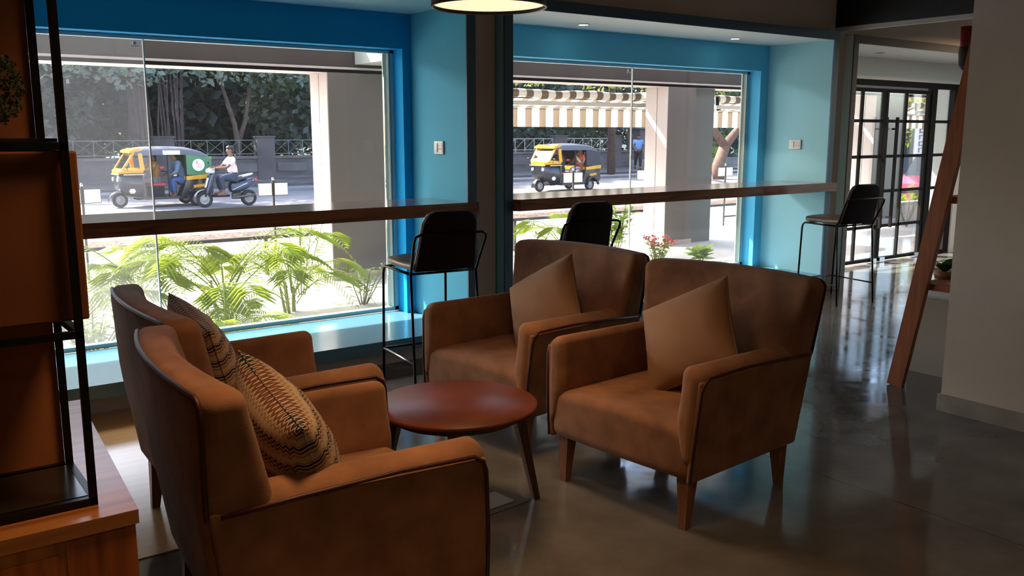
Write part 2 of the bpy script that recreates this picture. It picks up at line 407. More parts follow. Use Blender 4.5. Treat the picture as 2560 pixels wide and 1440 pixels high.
# downlights
def downlight(x, y, z, on, label):
    t = thing('downlight', label, 'light', (x, y, z), 0)
    MB().lathe([(.052, -.006), (.052, 0.0), (.040, 0.0), (.040, -.006), (.052, -.006)], n=24).build('trim_ring', WHITE, t)
    MB().cyl((0, 0, -.003), .040, .003, 20).build('lens', emis('downlight_on', (1, .93, .8), 6) if on == 1 else (MATS['downlight_on'] if on else mat('downlight_off', (.2, .2, .2), .4)), t)
    if on:
        l = bpy.data.lights.new('downlight_lamp', 'SPOT'); l.energy = 9; l.spot_size = radians(84); l.color = (1, .85, .65); l.shadow_soft_size = .04
        lo = bpy.data.objects.new('lamp_light', l); COL.objects.link(lo); lo.parent = t; lo.location = (0, 0, -.02)
downlight(4.965, 5.775, 2.47, 1, 'lit round downlight in the soffit, the left one above the right window')
downlight(6.842, 5.775, 2.47, 2, 'lit round downlight in the soffit, the right one above the right window')
downlight(9.253, 5.78, 2.46, 0, 'unlit round downlight in the soffit above the glazed door')

# pendant lamps: same kind over the seating; the first is the one in view, fill lamps are added copies
def pendant(loc, r, energy, label, spread=130, col=(1, .58, .26)):
    t = thing('pendant_lamp', label, 'lamp', loc, 0, 'drum pendant lamps over the seating')
    MB().lathe([(r, 0), (r, .22), (r - .006, .22), (r - .006, 0), (r, 0)], n=48).build('lamp_shade', mat('shade_black', (.01, .008, .008), .7), t)
    MB().cyl((0, 0, .012), r - .006, .004, 48).build('diffuser', MATS['diffuser'], t)
    MB().lathe([(r + .002, -.002), (r + .002, .006), (r - .004, .006), (r - .004, -.002), (r + .002, -.002)], n=48).build('rim', mat('rim_copper', (.25, .16, .09), .35, metal=.8), t)
    MB().tube([(0, 0, .2), (0, 0, 3.29 - loc[2])], .004, 6).build('cord', BLACKM, t)
    l = bpy.data.lights.new('pendant_light', 'AREA'); l.shape = 'DISK'; l.size = r * 1.9; l.energy = energy; l.color = col; l.spread = radians(spread)
    lo = bpy.data.objects.new('lamp_light', l); COL.objects.link(lo); lo.parent = t; lo.location = (0, 0, .006)
    return t
def diffuser_mat():
    m = emis('diffuser', (1, .80, .50), .40); return m
diffuser_mat()
pendant((2.16, 3.10, 2.10), .233, 1.8, 'black drum pendant lamp with glowing cream diffuser hanging above the round table', 90)
pendant((1.05, 1.95, 2.70), .233, 3.8, 'black drum pendant lamp hanging near the wooden shelf unit', 95)
pendant((3.3, .3, 2.75), .233, 1.2, 'added unseen fill lamp near the right wall, built as a black drum pendant')  # out-of-view lamp added for warm fill on the right wall
pendant((10.3, 4.1, 2.75), .233, 20, 'added unseen fill lamp near the glazed door, built as a black drum pendant', 170, (1, .74, .50))  # unseen lamp added to brighten the wall above the door
pendant((.3, -1.0, 2.75), .233, 6, 'added unseen fill lamp furthest from the windows, built as a black drum pendant')  # unseen lamp behind the camera, added to light the chest front

# ------------------------------------------------------------ armchairs
SUEDE = mat('tan_suede', (.25, .122, .070), .9, spec=.1, var=.26, vscale=7, bump=.12, bscale=220, sheen=.08)
PIPE = mat('dark_piping', (.045, .008, .006), .5)
LEGW = wood('leg_wood', (.26, .10, .04), (.12, .045, .02), 2, .45, 1.5)
def lerp(a, b, t): return a + (b - a) * t
def cl01(t): return max(0, min(1, t))
def make_armchair(label, group):
    t = thing('armchair', label, 'armchair', (0, 0, 0), 0, group)
    A = lambda z: .404 + .030 * cl01((z - .22) / .42)              # outer half width grows with height
    rear = lambda z: -.79 - .06 * cl01((z - .21) / .41) - .012 * cl01((z - .62) / .33)
    # seat block with domed top and rounded nose
    def f(x, y, z):
        k = 1 - (y / .40) ** 2
        if z > .36: z += .022 * k * cl01((x + .80) / .3)
        x += .012 * k if x > -.1 else 0
        return (x, y, z)
    MB().soft(.385, .396, .108, .045, (-.388, 0, .327), f, 4, 8).build('seat', SUEDE, t)
    for s in (-1, 1):
        def fa(x, y, z, s=s):
            # slab in local coords: y in [0,.1] from outer to inner
            o = A(z) ; th = .10 * (.25 + .75 * cl01((z - .29) / .17) ** .6)
            w = (y) / .10
            x2 = x - .02 * cl01((z - .45) / .2) * (1 if x > -.2 else 0)
            z2 = z + .028 * (cl01(w) if z > .6 else 0) + (.012 if z > .6 else 0) * cl01((x + .75) / .75)
            return (x2, s * (o - .004 - w * th), z2)
        MB().soft(.375, .05, .185, .042, (-.368, .05, .475), fa, 4, 6).build('armrest', SUEDE, t)
        def fp(x, y, z, s=s):
            xr = rear(z); u = (x + .80) / .80
            return (lerp(xr + .02, -.004 - .016 * cl01((z - .3) / .35), cl01(u)), s * (A(z) - y), z)
        MB().soft(.40, .011, .212, .010, (-.40, .011, .429), fp, 2, 6).build('side_panel', SUEDE, t)
        # piping: front edge, arm edge, jog and the back edge up to the top corner
        pts = [(-.004, s * A(.22), .222), (-.008, s * (A(.4) + .002), .40), (-.022, s * (A(.6) + .002), .60), (-.034, s * (A(.63) + .003), .632), (-.065, s * (A(.65) + .003), .652),
               (-.3, s * (A(.65) + .003), .655), (-.6, s * (A(.64) + .003), .642), (-.80, s * (A(.62) + .002), .628)]
        MB().tube(pts, .0065, 8).build('piping', PIPE, t)
    # back: curved in plan, leaning and flaring towards the top
    def fb(x, y, z):
        v = y / .44; k = cl01((z - .55) / .40)
        hw = lerp(.405, .478, cl01((z - .45) / .48))
        th = lerp(.26, .14, cl01((z - .4) / .5)) * (1 if abs(v) > .99 else lerp(.80, 1, v * v))
        xr = rear(z) - .050 * k * (1 - v * v) + .012 * k
        w = (x + .08) / .16                                         # 0 rear .. 1 front
        xx = xr + w * th + .015 * (1 - v * v) * w * (1 if .4 < z < .85 else 0)
        zz = z + .012 * (1 - v * v) * k + .012 * k
        return (xx, v * hw, zz)
    MB().soft(.08, .44, .37, .05, (0, 0, .585), fb, 4, 10).build('backrest', SUEDE, t)
    pts = []
    for sg in (-1, 1):
        side = [fb(-.067, sg * .428, z) for z in (.62, .70, .80, .88, .915)] + [fb(-.067, sg * .418, .932)]
        side = [(q[0] - .002, q[1] + sg * .003, q[2] + (.003 if q[2] > .92 else 0)) for q in side]
        if sg < 0: pts += side + [tuple(Vector(fb(-.066, -.40 + .80 * i / 14, .942)) + Vector((-.002, 0, .002))) for i in range(15)]
        else: pts += side[::-1]
    MB().tube(pts, .007, 8).build('back_piping', PIPE, t)
    for x, y in ((-.065, -.345), (-.065, .345), (-.74, -.335), (-.74, .335)):
        b = MB(); sx = .01 if x > -.3 else -.02
        q = []
        for z, h, dx in ((0, .016, sx), (.21, .030, 0), (.235, .030, 0)):
            q.append([(x + dx + a * h, y + c * h, z) for a, c in ((-1, -1), (1, -1), (1, 1), (-1, 1))])
        vs = [p for r_ in q for p in r_]
        b.add(vs, [(i * 4 + k, i * 4 + (k + 1) % 4, i * 4 + 4 + (k + 1) % 4, i * 4 + 4 + k) for i in range(2) for k in range(4)] + [(3, 2, 1, 0), (8, 9, 10, 11)])
        lg = b.build('leg', LEGW, t)
        MB().cyl((x + sx, y, -.0), .009, .004, 10).build('glide', STEEL, lg)
    return t
G = 'tan suede armchairs around the round table'
R1 = make_armchair('tan armchair nearest the right wall, with a dim plain cushion and three legs in view', G)
def place(o, x, y, a): o.location = (x, y, 0); o.rotation_euler = (0, 0, a)
place(R1, 2.526, 2.704, 3.229)
R2 = dup(R1, (2.487, 3.745, 0), 3.246, 'tan armchair right behind the table, in front of the middle bar stool')
L1 = dup(R1, (1.515, 2.537, 0), -.094, 'tan armchair in the front left foreground, seen from behind, dark piping along its side')
L2 = dup(R1, (1.67, 3.504, 0), -.039, 'tan armchair at the left nearest the window sill, behind the front left one')

# ------------------------------------------------------------ cushions
def pillow(name, label, group, m, size, thick, M, pinch=.06, seed=1):
    rr = random.Random(seed); n = 22; h = size / 2; P = []
    def pt(u, v, s):
        e = 1 - pinch * (1 - (abs(u)) ** 2) * abs(v) ** 2 ; e2 = 1 - pinch * (1 - abs(v) ** 2) * abs(u) ** 2
        x = h * u * e2; y = h * v * e
        z = s * thick / 2 * (max(0, (1 - u * u)) * max(0, (1 - v * v))) ** .42
        z += .006 * sin(9 * u + 4 * v + seed) * (1 - abs(u)) * (1 - abs(v))
        wr = .004 * sin(26 * atan2(v, u) + seed) * (max(abs(u), abs(v)) ** 3) * (1 - max(abs(u), abs(v))) * 6
        return (x, y, z + s * wr)
    b = MB()
    line = [sin(pi / 2 * (-1 + 2 * i / n)) for i in range(n + 1)]
    for s in (1, -1):
        rows = [[pt(u, v, s) for v in (line if s > 0 else line[::-1])] for u in line]
        b.grid(rows)
    t = thing(name, label, 'cushion', M=M, group=group)
    b.build('cover', m, t)
    e = [(-1, v) for v in line] + [(u, 1) for u in line] + [(1, -v) for v in line] + [(-u, -1) for u in line]
    pts = []
    for u, v in e:
        p = pt(u, v, 0); q = (p[0], p[1], 0)
        if not pts or (Vector(q) - Vector(pts[-1])).length > 1e-4: pts.append(q)
    MB().tube(pts[:-1], .0035, 5, closed=True).build('seam', m, t)
    return t
CUSH = mat('plain_cushion', (.30, .165, .092), .8, spec=.25, var=.06, vscale=6, bump=.15, bscale=260, sheen=.08)
def zigzag():
    m = bpy.data.materials.new('zigzag_fabric'); m.use_nodes = True
    nt = m.node_tree; N = nt.nodes; L = nt.links; p = N['Principled BSDF']; p.inputs['Roughness'].default_value = .9
    tc = N.new('ShaderNodeTexCoord'); sx = N.new('ShaderNodeSeparateXYZ'); L.new(tc.outputs['Object'], sx.inputs[0])
    def M(op, a, b=None, c=None):
        n = N.new('ShaderNodeMath'); n.operation = op
        for i, v in enumerate((a, b, c)):
            if v is None: continue
            if isinstance(v, (int, float)): n.inputs[i].default_value = v
            else: L.new(v, n.inputs[i])
        return n.outputs[0]
    tri = M('PINGPONG', M('ADD', sx.outputs[0], 5.0), .011)
    y = M('ADD', M('ADD', sx.outputs[1], 5.0), M('MULTIPLY', tri, 1.0))
    fr = M('FRACT', M('DIVIDE', y, .062))
    cr = N.new('ShaderNodeValToRGB'); cr.color_ramp.interpolation = 'CONSTANT'; r = cr.color_ramp
    base = (.40, .29, .18, 1); tan = (.22, .13, .075, 1); rust = (.11, .035, .02, 1); blk = (.012, .010, .014, 1); lt = (.50, .38, .25, 1)
    stops = [(0, base), (.22, tan), (.32, base), (.42, rust), (.56, lt), (.62, blk), (.76, lt), (.80, tan), (.88, base)]
    r.elements[0].position = 0; r.elements[0].color = base
    r.elements[1].position = .22; r.elements[1].color = tan
    for q, c in stops[2:]:
        e = r.elements.new(q); e.color = c
    L.new(fr, cr.inputs[0]); L.new(cr.outputs[0], p.inputs['Base Color'])
    return m
ZZ = zigzag()
def frame(c, nx, ny):
    """matrix with x axis nx, y axis ~ny, centre c"""
    x = Vector(nx).normalized(); y = Vector(ny); y = (y - x * y.dot(x)).normalized(); z = x.cross(y)
    M_ = Matrix((x, y, z)).transposed().to_4x4(); M_.translation = c
    return M_
def cush_on(c, yaw, lean, spin, size=.46, thick=.15):
    """yaw: direction the face looks to (about z); lean: tilt back; spin: in-plane"""
    M_ = Matrix.Translation(c) @ Matrix.Rotation(yaw, 4, 'Z') @ Matrix.Rotation(pi / 2 - lean, 4, 'Y') @ Matrix.Rotation(spin + pi / 2, 4, 'Z')
    return M_
pillow('throw_cushion', 'plain tan cushion leaning on the back of the far right armchair behind the table', 'plain tan cushions', CUSH, .44, .19, cush_on((2.97, 3.75, .685), pi + .1, .55, radians(36)), seed=1)
pillow('throw_cushion', 'plain tan cushion tilted on the near right armchair, beside the glossy floor', 'plain tan cushions', CUSH, .46, .19, cush_on((3.00, 2.73, .685), pi + .05, .55, radians(32)), seed=2)
pillow('throw_cushion', 'zigzag patterned cushion on the far left armchair, its dark tip up against the palm leaves', 'zigzag striped cushions', ZZ, .50, .20, cush_on((1.05, 3.42, .70), -.05, .30, radians(8)), seed=3)
pillow('throw_cushion', 'zigzag patterned cushion resting in the front left armchair just above its arm', 'zigzag striped cushions', ZZ, .50, .23, cush_on((.99, 2.46, .655), -.1, .34, radians(14)), seed=4)

# ------------------------------------------------------------ round table
t = thing('coffee_table', 'low round dark wood table with tapered splayed legs between the four armchairs', 'table', (1.93, 3.02, 0), .3)
TOPW = mat('table_top_veneer', (.16, .042, .012), .36, spec=.15, col2=(.06, .018, .008), vscale=3.5)
MB().lathe([(0, .478), (.325, .478), (.338, .484), (.338, .496), (.333, .50), (0, .50)], n=64).build('table_top', TOPW, t)
DW = wood('dark_leg_wood', (.10, .04, .02), (.05, .02, .01), 2, .4, 1.5)
MB().lathe([(0, .445), (.27, .445), (.27, .479)], n=48).build('apron', DW, t)
for k in range(3):
    a = radians((-25, 101, 219)[k]); c, s_ = cos(a), sin(a)
    b = MB(); M_ = Matrix.Rotation(a, 4, 'Z'); q = []
    for z, cx, h in ((0, .385, .014), (.30, .315, .020), (.478, .275, .028)):
        q += [M_ @ Vector((cx + u * h, v * h, z)) for u, v in ((-1, -1), (1, -1), (1, 1), (-1, 1))]
    b.add(q, [(i * 4 + k2, i * 4 + (k2 + 1) % 4, i * 4 + 4 + (k2 + 1) % 4, i * 4 + 4 + k2) for i in range(2) for k2 in range(4)] + [(3, 2, 1, 0), (8, 9, 10, 11)])
    b.build('leg', DW, t)

# ------------------------------------------------------------ bar stools
LEATH = mat('brown_leather', (.10, .050, .030), .38, spec=.5, var=.15, vscale=9, bump=.1, bscale=150)
LEATHB = mat('dark_leather_back', (.014, .006, .004), .7, spec=.2)
def make_stool(label):
    """origin on the floor under the middle of the rear rail; faces +y"""
    t = thing('bar_stool', label, 'stool', (0, 0, 0), 0, 'leather bar stools along the window counters')
    w, dp, zr, r = .225, .46, .745, .009
    for s in (-1, 1):
        pts = [(s * (w + .005), dp + .0, 0), (s * w, dp - .02, zr - .05), (s * w, dp - .03, zr - .02), (s * w, dp - .055, zr), (s * w, 0.0, zr)]
        MB().tube(pts, r, 10).build('leg', BLACKM, t)
        MB().tube([(s * (w + .008), -.06, 0), (s * w, 0, zr)], r, 10).build('leg', BLACKM, t)
        MB().tube([(s * (w + .005), -.047, .19), (s * (w + .004), dp - .004, .19)], .007, 8).build('stretcher', STEEL if s < 0 else BLACKM, t)
    MB().tube([(-w, dp - .004, .19), (w, dp - .004, .19)], .008, 8).build('footrest', BLACKM, t)
    for yy in (dp - .05, 0): MB().tube([(-w, yy, zr), (w, yy, zr)], .008, 8).build('seat_rail', BLACKM, t)
    hoop = [(-w, 0, zr), (-w - .018, -.10, .955), (-w - .012, -.112, .985), (-w + .02, -.116, .997), (w - .02, -.116, .997), (w + .012, -.112, .985), (w + .018, -.10, .955), (w, 0, zr)]
    MB().tube(hoop, r, 10).build('back_hoop', BLACKM, t)
    def fs(x, y, z):
        e = cl01((y - .25) / .2); x2 = x * (1 - .10 * e * e)
        return (x2, y, z + .012 * (1 - (x / .21) ** 2) + .010 * cl01((.1 - y) / .1))
    MB().soft(.212, .232, .024, .022, (0, .215, zr + .034), fs, 4, 6).build('seat', LEATH, t)
    def shell(x0, x1, m, nm, dy):
        def fk(x, y, z):
            k = cl01((z - .76) / .36); wv = x / .2
            hw = lerp(.205, .175, k)
            yy = y - .01 - .095 * k + .012 * (wv * wv)
            return (wv * hw, yy + dy, z)
        return MB().soft(.2, x1, .187, x1 * .95, (0, 0, .945), lambda x, y, z: corner(*fk(x, y, z)), 3, 6).build(nm, m, t)
    def corner(x, y, z):
        # round the top corners of the back in elevation
        if z > 1.06 and abs(x) > .105:
            dx = abs(x) - .105; dz = z - 1.06; rr_ = .072
            l = max(dx, dz)
            if l > 1e-6:
                q = l / sqrt(dx * dx + dz * dz); dx *= q; dz *= q
            x = (.105 + dx) * (1 if x > 0 else -1); z = 1.06 + dz
        return (x, y, z)
    shell(0, .014, LEATHB, 'back_shell', -.018)
    shell(0, .012, LEATH, 'back_pad', .006)
    return t
S1 = make_stool('brown leather bar stool at the end of the left counter, standing by the wall column')
S1.location = (2.925, 4.70, 0); S1.rotation_euler = (0, 0, radians(-6))
S2 = dup(S1, (4.09, 4.73, 0), radians(-4), 'bar stool in the middle, rising behind the armchair with the lit cushion')
S3 = dup(S1, (7.53, 4.84, 0), radians(-10), 'bar stool at the far right counter end, nearest the glazed door')

# ------------------------------------------------------------ wooden chest and metal shelf unit on the left
CHW = wood('chest_wood', (.42, .17, .05), (.24, .08, .022), 0, .35, .6, coat=.3)
CHV = wood('chest_wood_upright', (.50, .19, .045), (.27, .09, .02), 2, .4, .6)
t = thing('wooden_chest', 'low wooden chest with a solid plank top in the bottom left corner', 'chest', (0, 2.8, 0), 0)
def quad_prism(b, xa, xb, xc, xd, y0, y1, z0, z1):
    vs = [(xa, y0, z0), (xb, y0, z0), (xc, y1, z0), (xd, y1, z0), (xa, y0, z1), (xb, y0, z1), (xc, y1, z1), (xd, y1, z1)]
    return b.add(vs, [(3, 2, 1, 0), (4, 5, 6, 7), (0, 1, 5, 4), (1, 2, 6, 5), (2, 3, 7, 6), (3, 0, 4, 7)])
quad_prism(MB(), -1.2, .497, .575, -1.2, 2.252 - 2.8, 3.35 - 2.8, .637, .674).build('chest_top', CHW, t)
quad_prism(MB(), -1.18, .490, .566, -1.18, 2.262 - 2.8, 3.34 - 2.8, .0, .637).build('chest_body', CHV, t)
b = MB(); b.box(.33, .488, -.541, -.537, .03, .63); b.box(-.9, .31, -.543, -.538, .03, .60); b.build('front_panel', wood('panel_wood', (.42, .12, .026), (.20, .05, .012), 2, .4, .9), t)

t = thing('shelf_unit', 'black square-tube metal shelf frame standing on the wooden chest at the left edge', 'shelf', (0, 2.35, .674), 0)
def rails(y, z, x0=-.95, x1=.423): return (x0, x1, y - .009, y + .009, z - .009, z + .009)
YF, YR = 0.0, .30
for y in (YF, YR):
    for x in (.414, -.35, -.941): MB().box(x - .009, x + .009, y - .009, y + .009, 0, 1.75).build('upright', BLACKM, t)
for z in (.012, .44, .894, 1.36):
    for y in (YF, YR): MB().box(*rails(y, z)).build('cross_rail', BLACKM, t)
    for x in (.414, -.35, -.941): MB().box(x - .009, x + .009, YF + .009, YR - .009, z - .009, z + .009).build('cross_rail', BLACKM, t)
PAN = mat('plywood_panel', (.20, .068, .025), .6, spec=.3, var=.12, vscale=4, bump=.04, bscale=160)
MB().box(-.93, .405, YR + .012, YR + .024, .0, 1.75).build('back_panel', mat('back_panel_wood', (.34, .12, .045), .6, spec=.3, var=.12, vscale=4), t)
MB().box(-.93, .405, .02, .28, .012, .020).build('shelf_board', mat('dark_shelf_glass', (.02, .018, .016), .2), t)
MB().box(-.93, .405, .02, .28, .904, .912).build('shelf_board', MATS['dark_shelf_glass'], t)
t = thing('wooden_box', 'plain brown plywood box held in the middle tier of the black shelf frame', 'box', (0, 2.35, 1.145), 0)
b = MB(); b.soft(.31, .125, .2055, .005, (.135, .145, .2055), k=1, mid=1)
for i in range(len(b.sm)): b.sm[i] = False
b.build('box_body', PAN, t)
# topiary ball on the upper shelf
t = thing('topiary_ball', 'clipped green foliage ball on the top tier of the black shelf frame', 'plant', (.265, 2.50, 1.59), 0)
rp = random.Random(3); b = MB()
for i in range(1500):
    u = rp.uniform(-1, 1); a = rp.uniform(0, 2 * pi); q = sqrt(1 - u * u); n_ = Vector((q * cos(a), q * sin(a), u)); c = Vector((0, 0, .115)) + n_ * rp.uniform(.078, .10)
    tt = n_.orthogonal().normalized(); tt.rotate(Matrix.Rotation(rp.uniform(0, 6.3), 3, n_)); w_ = n_.cross(tt); l = .016
    tip = (tt * .8 + n_ * .6) * l
    b.add([c - w_ * l * .35, c + tip * .6 + w_ * l * .2, c + tip, c + w_ * l * .35], [(0, 1, 2, 3)])
b.build('foliage', leafmat('topiary_leaf', (.03, .055, .012), .2), t)
MB().cyl((0, 0, 0), .035, .05, 16, .045).build('pot', mat('dark_pot', (.02, .018, .016), .5), t)

# thin panel added to colour the floor orange beside the chest
o = MB().box(.40, 1.25, 3.4, 5.43, .0, .004).build('floor_panel', wood('floor_panel_orange', (.85, .50, .20), (.80, .45, .17), 0, .2, .6, coat=.6))
tag(o, 'flat light orange panel on the floor between the chest and the left window sill', 'floor panel')
# metal floor box lid
t = thing('floor_box', 'pale rectangular floor socket lid beside the coffee table leg', 'floor box', (2.13, 3.06, 0), .08)
MB().box(-.15, .14, -.11, .12, 0, .002).build('surround', mat('floor_box_surround', (.10, .09, .075), .4), t)
MB().box(-.11, .08, -.07, .065, .002, .004).build('lid', mat('floor_box_lid', (.36, .33, .28), .35), t)

# ------------------------------------------------------------ ladder plant stand at the right wall
LDW = wood('ladder_wood', (.36, .105, .03), (.20, .052, .016), 2, .65, 1.0)
t = thing('ladder_stand', 'leaning wooden ladder plant stand between the right wall and the glazed door', 'plant stand', (5.3, 2.9, 0), 0)
MB().bar((-.02, .13, 0), (-.02, -.235, 2.16), .04, .10, (0, 1, .2)).build('rail', LDW, t)
MB().bar((.88, .13, 0), (.88, -.235, 2.16), .04, .10, (0, 1, .2)).build('rail', LDW, t)
MB().bar((-.02, .97, 0), (.0, -.05, 2.2), .035, .07, (0, 1, .2)).build('rear_rail', LDW, t) if False else None
for z in (.66, 1.20, 1.75): MB().box(0.0, .86, -.07 - z * .169, .15 - z * .169, z - .02, z + .02).build('shelf_board', LDW, t)
t = thing('potted_plant', 'broad-leaved green plant on the low ladder shelf, half hidden by the right wall', 'plant', (5.58, 2.93, .68), 0)
MB().lathe([(.0, 0), (.055, 0), (.07, .05), (.066, .05), (.05, .045), (0, .045)], n=20).build('pot', mat('bowl_wood', (.25, .11, .05), .5), t)
t2 = t; b = MB(); rp = random.Random(5)
for i in range(16):
    a = rp.uniform(0, 2 * pi); l = rp.uniform(.08, .15); P = []
    for j in range(6):
        k = j / 5; wv = .035 * sin(pi * min(1, k * .95 + .05)) + .002
        c = Vector((cos(a) * l * k * .8, sin(a) * l * k * .8, .04 + l * (1.1 * k - .55 * k * k))); s_ = Vector((-sin(a), cos(a), 0)) * wv
        P.append([c - s_, c + Vector((0, 0, -.006)), c + s_])
    b.grid(P)
b.build('foliage', leafmat('broad_leaf', (.03, .09, .012), .35), t)
t = thing('hanging_pot', 'red and dark hanging pot high on the ladder stand beside the right wall', 'pot', (5.63, 2.93, 1.98), 0)
MB().lathe([(0, 0), (.02, 0), (.042, .03), (.048, .10), (.044, .14), (0, .14)], n=20).build('pot_cover', mat('woven_dark', (.05, .03, .035), .8, bump=.5, bscale=60), t)
MB().lathe([(.04, .13), (.046, .26), (.042, .26), (.036, .14)], n=20).build('pot_rim', mat('red_glaze', (.20, .01, .012), .3), t)
t = thing('planter_box', 'pale rectangular planter box on the floor behind the ladder stand', 'planter', (6.05, 3.0, 0), 0)
b = MB(); b.box(-.35, .35, -.30, .20, .0, .52); b.build('box_body', mat('planter_render', (.28, .24, .21), .8), t)
MB().box(-.36, .36, -.31, .21, .52, .535).build('top_board', mat('planter_top', (.35, .36, .36), .35), t)
o = MB().soft(.6, .28, .006, .004, (10.9, 5.35, .006), lambda x, y, z: (x, y, z + .003 * sin(20 * x) * sin(17 * y) + .003), 1, 10).build('door_mat', mat('mat_maroon', (.16, .09, .10), .95, var=.4, vscale=30, bump=.6, bscale=90))
tag(o, 'thin maroon door mat on the sunlit floor inside the glazed door', 'mat')

# ================================================================ OUTSIDE
GZ = -.40      # road level
b = MB(); b.box(-30, 60, 6.30, 12.5, -.5, -.10)
o = struct('terrace_paving', b, mat('terrace_concrete', (.55, .52, .47), .8, var=.12, vscale=1.2))
b = MB(); b.box(-30, 110, 12.5, 16.3, -.6, -.36); o = struct('front_pavement', b, mat('pavement_concrete', (.48, .46, .43), .85, var=.1, vscale=1.0))
b = MB(); b.box(-30, 110, 16.3, 17.4, -.6, -.34); o = struct('verge', b, mat('verge_soil', (.10, .06, .04), .95, var=.6, vscale=3, bump=.6, bscale=12))
b = MB(); b.box(-30, 110, 17.4, 29.6, -.6, GZ); o = struct('road', b, mat('asphalt', (.165, .158, .172), .85, var=.08, vscale=.7, bump=.3, bscale=30))
b = MB(); b.box(-30, 110, 29.6, 30.9, -.6, -.30); o = struct('kerb', b, mat('kerb_concrete', (.19, .185, .20), .8, var=.25, vscale=1.2))
b = MB(); b.box(-30, 110, 30.9, 60, -.6, -.22); o = struct('far_footpath', b, mat('footpath_stone', (.09, .08, .08), .9, var=.25, vscale=1.0))
b = MB(); b.box(-60, 200, 60, 200, -.6, -.25); o = struct('far_ground', b, mat('earth', (.03, .035, .02), .95))

# portico: lintel, pillars, canopy over the facade
b = MB(); b.box(-30, 60, 9.52, 9.95, 2.30, 2.80)
ln = struct('trim_2', b, CLADDARK)
b = MB(); b.box(-30, 60, 9.50, 9.71, 2.262, 2.300); b.box(-30, 60, 9.725, 9.97, 2.262, 2.300); b.box(-30, 60, 9.50, 9.518, 2.262, 2.325)
b.build('soffit_cladding', CLAD, ln)
MB().box(-30, 60, 9.955, 10.26, 2.29, 2.36).build('outer_ledge', CLADDARK, ln)
def pillar(x0, x1, face=CLAD2):
    b = MB(); b.box(x0 + .01, x1, 9.51, 9.94, -.10, 2.262)
    o = struct('pillar', b, face)
    b = MB(); b.box(x0, x0 + .012, 9.50, 9.71, -.10, 2.262); b.box(x0, x0 + .012, 9.722, 9.95, -.10, 2.262); b.build('side_cladding', CLAD, o)
    b = MB(); b.box(x0 + .012, x1, 9.50, 9.511, -.02, 2.262); b.build('face_cladding', mat('pillar_face_shaded', (.115, .098, .09), .7, var=.04, vscale=.6), o)  # inward face: cladding colour darkened to carry its shade
    MB().box(x0 + .012, x1, 9.495, 9.51, -.10, -.02).build('base_skirting', CLAD, o)
    return o
pillar(4.405, 5.55); pillar(-1.0, .0); pillar(9.818, 10.415)
o = struct('pillar', MB().box(10.417, 10.95, 9.60, 10.0, -.1, 2.40), CLAD2)
pillar(15.20, 16.25); pillar(20.6, 21.6)
# projecting canopy of the building
struct('trim_3', MB().box(-30, 60, 6.30, 8.45, 3.0, 3.25), mat('canopy_render', (.35, .33, .30), .8))
# ceiling brackets seen behind the glass
t = thing('beam_bracket', 'pale concrete bracket jutting under the dark lintel at the top right of the left window', 'bracket', (4.95, 9.0, 2.42), 0)
MB().box(-.19, .5, -.5, .5, -.06, .4).build('bracket_body', mat('bracket_render', (.30, .32, .29), .8), t)
t = thing('white_column', 'smooth pale column outside the right pane of the glazed door', 'column', (12.62, 6.62, -.1), 0)
MB().box(-.5, .3, -.12, .07, 0, 3.05).build('column_shaft', mat('column_paint', (.52, .58, .60), .7), t)

# awnings
def stripes(name, c1, c2, period, ph=0.0):
    m = bpy.data.materials.new(name); m.use_nodes = True; nt = m.node_tree; N = nt.nodes; L = nt.links; p = N['Principled BSDF']; p.inputs['Roughness'].default_value = .8
    tc = N.new('ShaderNodeTexCoord'); sx = N.new('ShaderNodeSeparateXYZ'); L.new(tc.outputs['Object'], sx.inputs[0])
    a = N.new('ShaderNodeMath'); a.operation = 'MULTIPLY_ADD'; a.inputs[1].default_value = 1 / period; a.inputs[2].default_value = 50 + ph; L.new(sx.outputs[0], a.inputs[0])
    f = N.new('ShaderNodeMath'); f.operation = 'FRACT'; L.new(a.outputs[0], f.inputs[0])
    g = N.new('ShaderNodeMath'); g.operation = 'LESS_THAN'; g.inputs[1].default_value = .47; L.new(f.outputs[0], g.inputs[0])
    mx = N.new('ShaderNodeMixRGB'); mx.inputs[1].default_value = (*c2, 1); mx.inputs[2].default_value = (*c1, 1); L.new(g.outputs[0], mx.inputs[0]); L.new(mx.outputs[0], p.inputs['Base Color'])
    t_ = N.new('ShaderNodeBsdfTranslucent'); L.new(mx.outputs[0], t_.inputs[0]); ms = N.new('ShaderNodeMixShader'); ms.inputs[0].default_value = .3
    L.new(p.outputs[0], ms.inputs[1]); L.new(t_.outputs[0], ms.inputs[2]); L.new(ms.outputs[0], N['Material Output'].inputs[0]); return m
STR = stripes('awning_stripe', (.20, .15, .105), (.80, .78, .73), .262)
ALU = mat('awning_metal', (.55, .55, .53), .4)
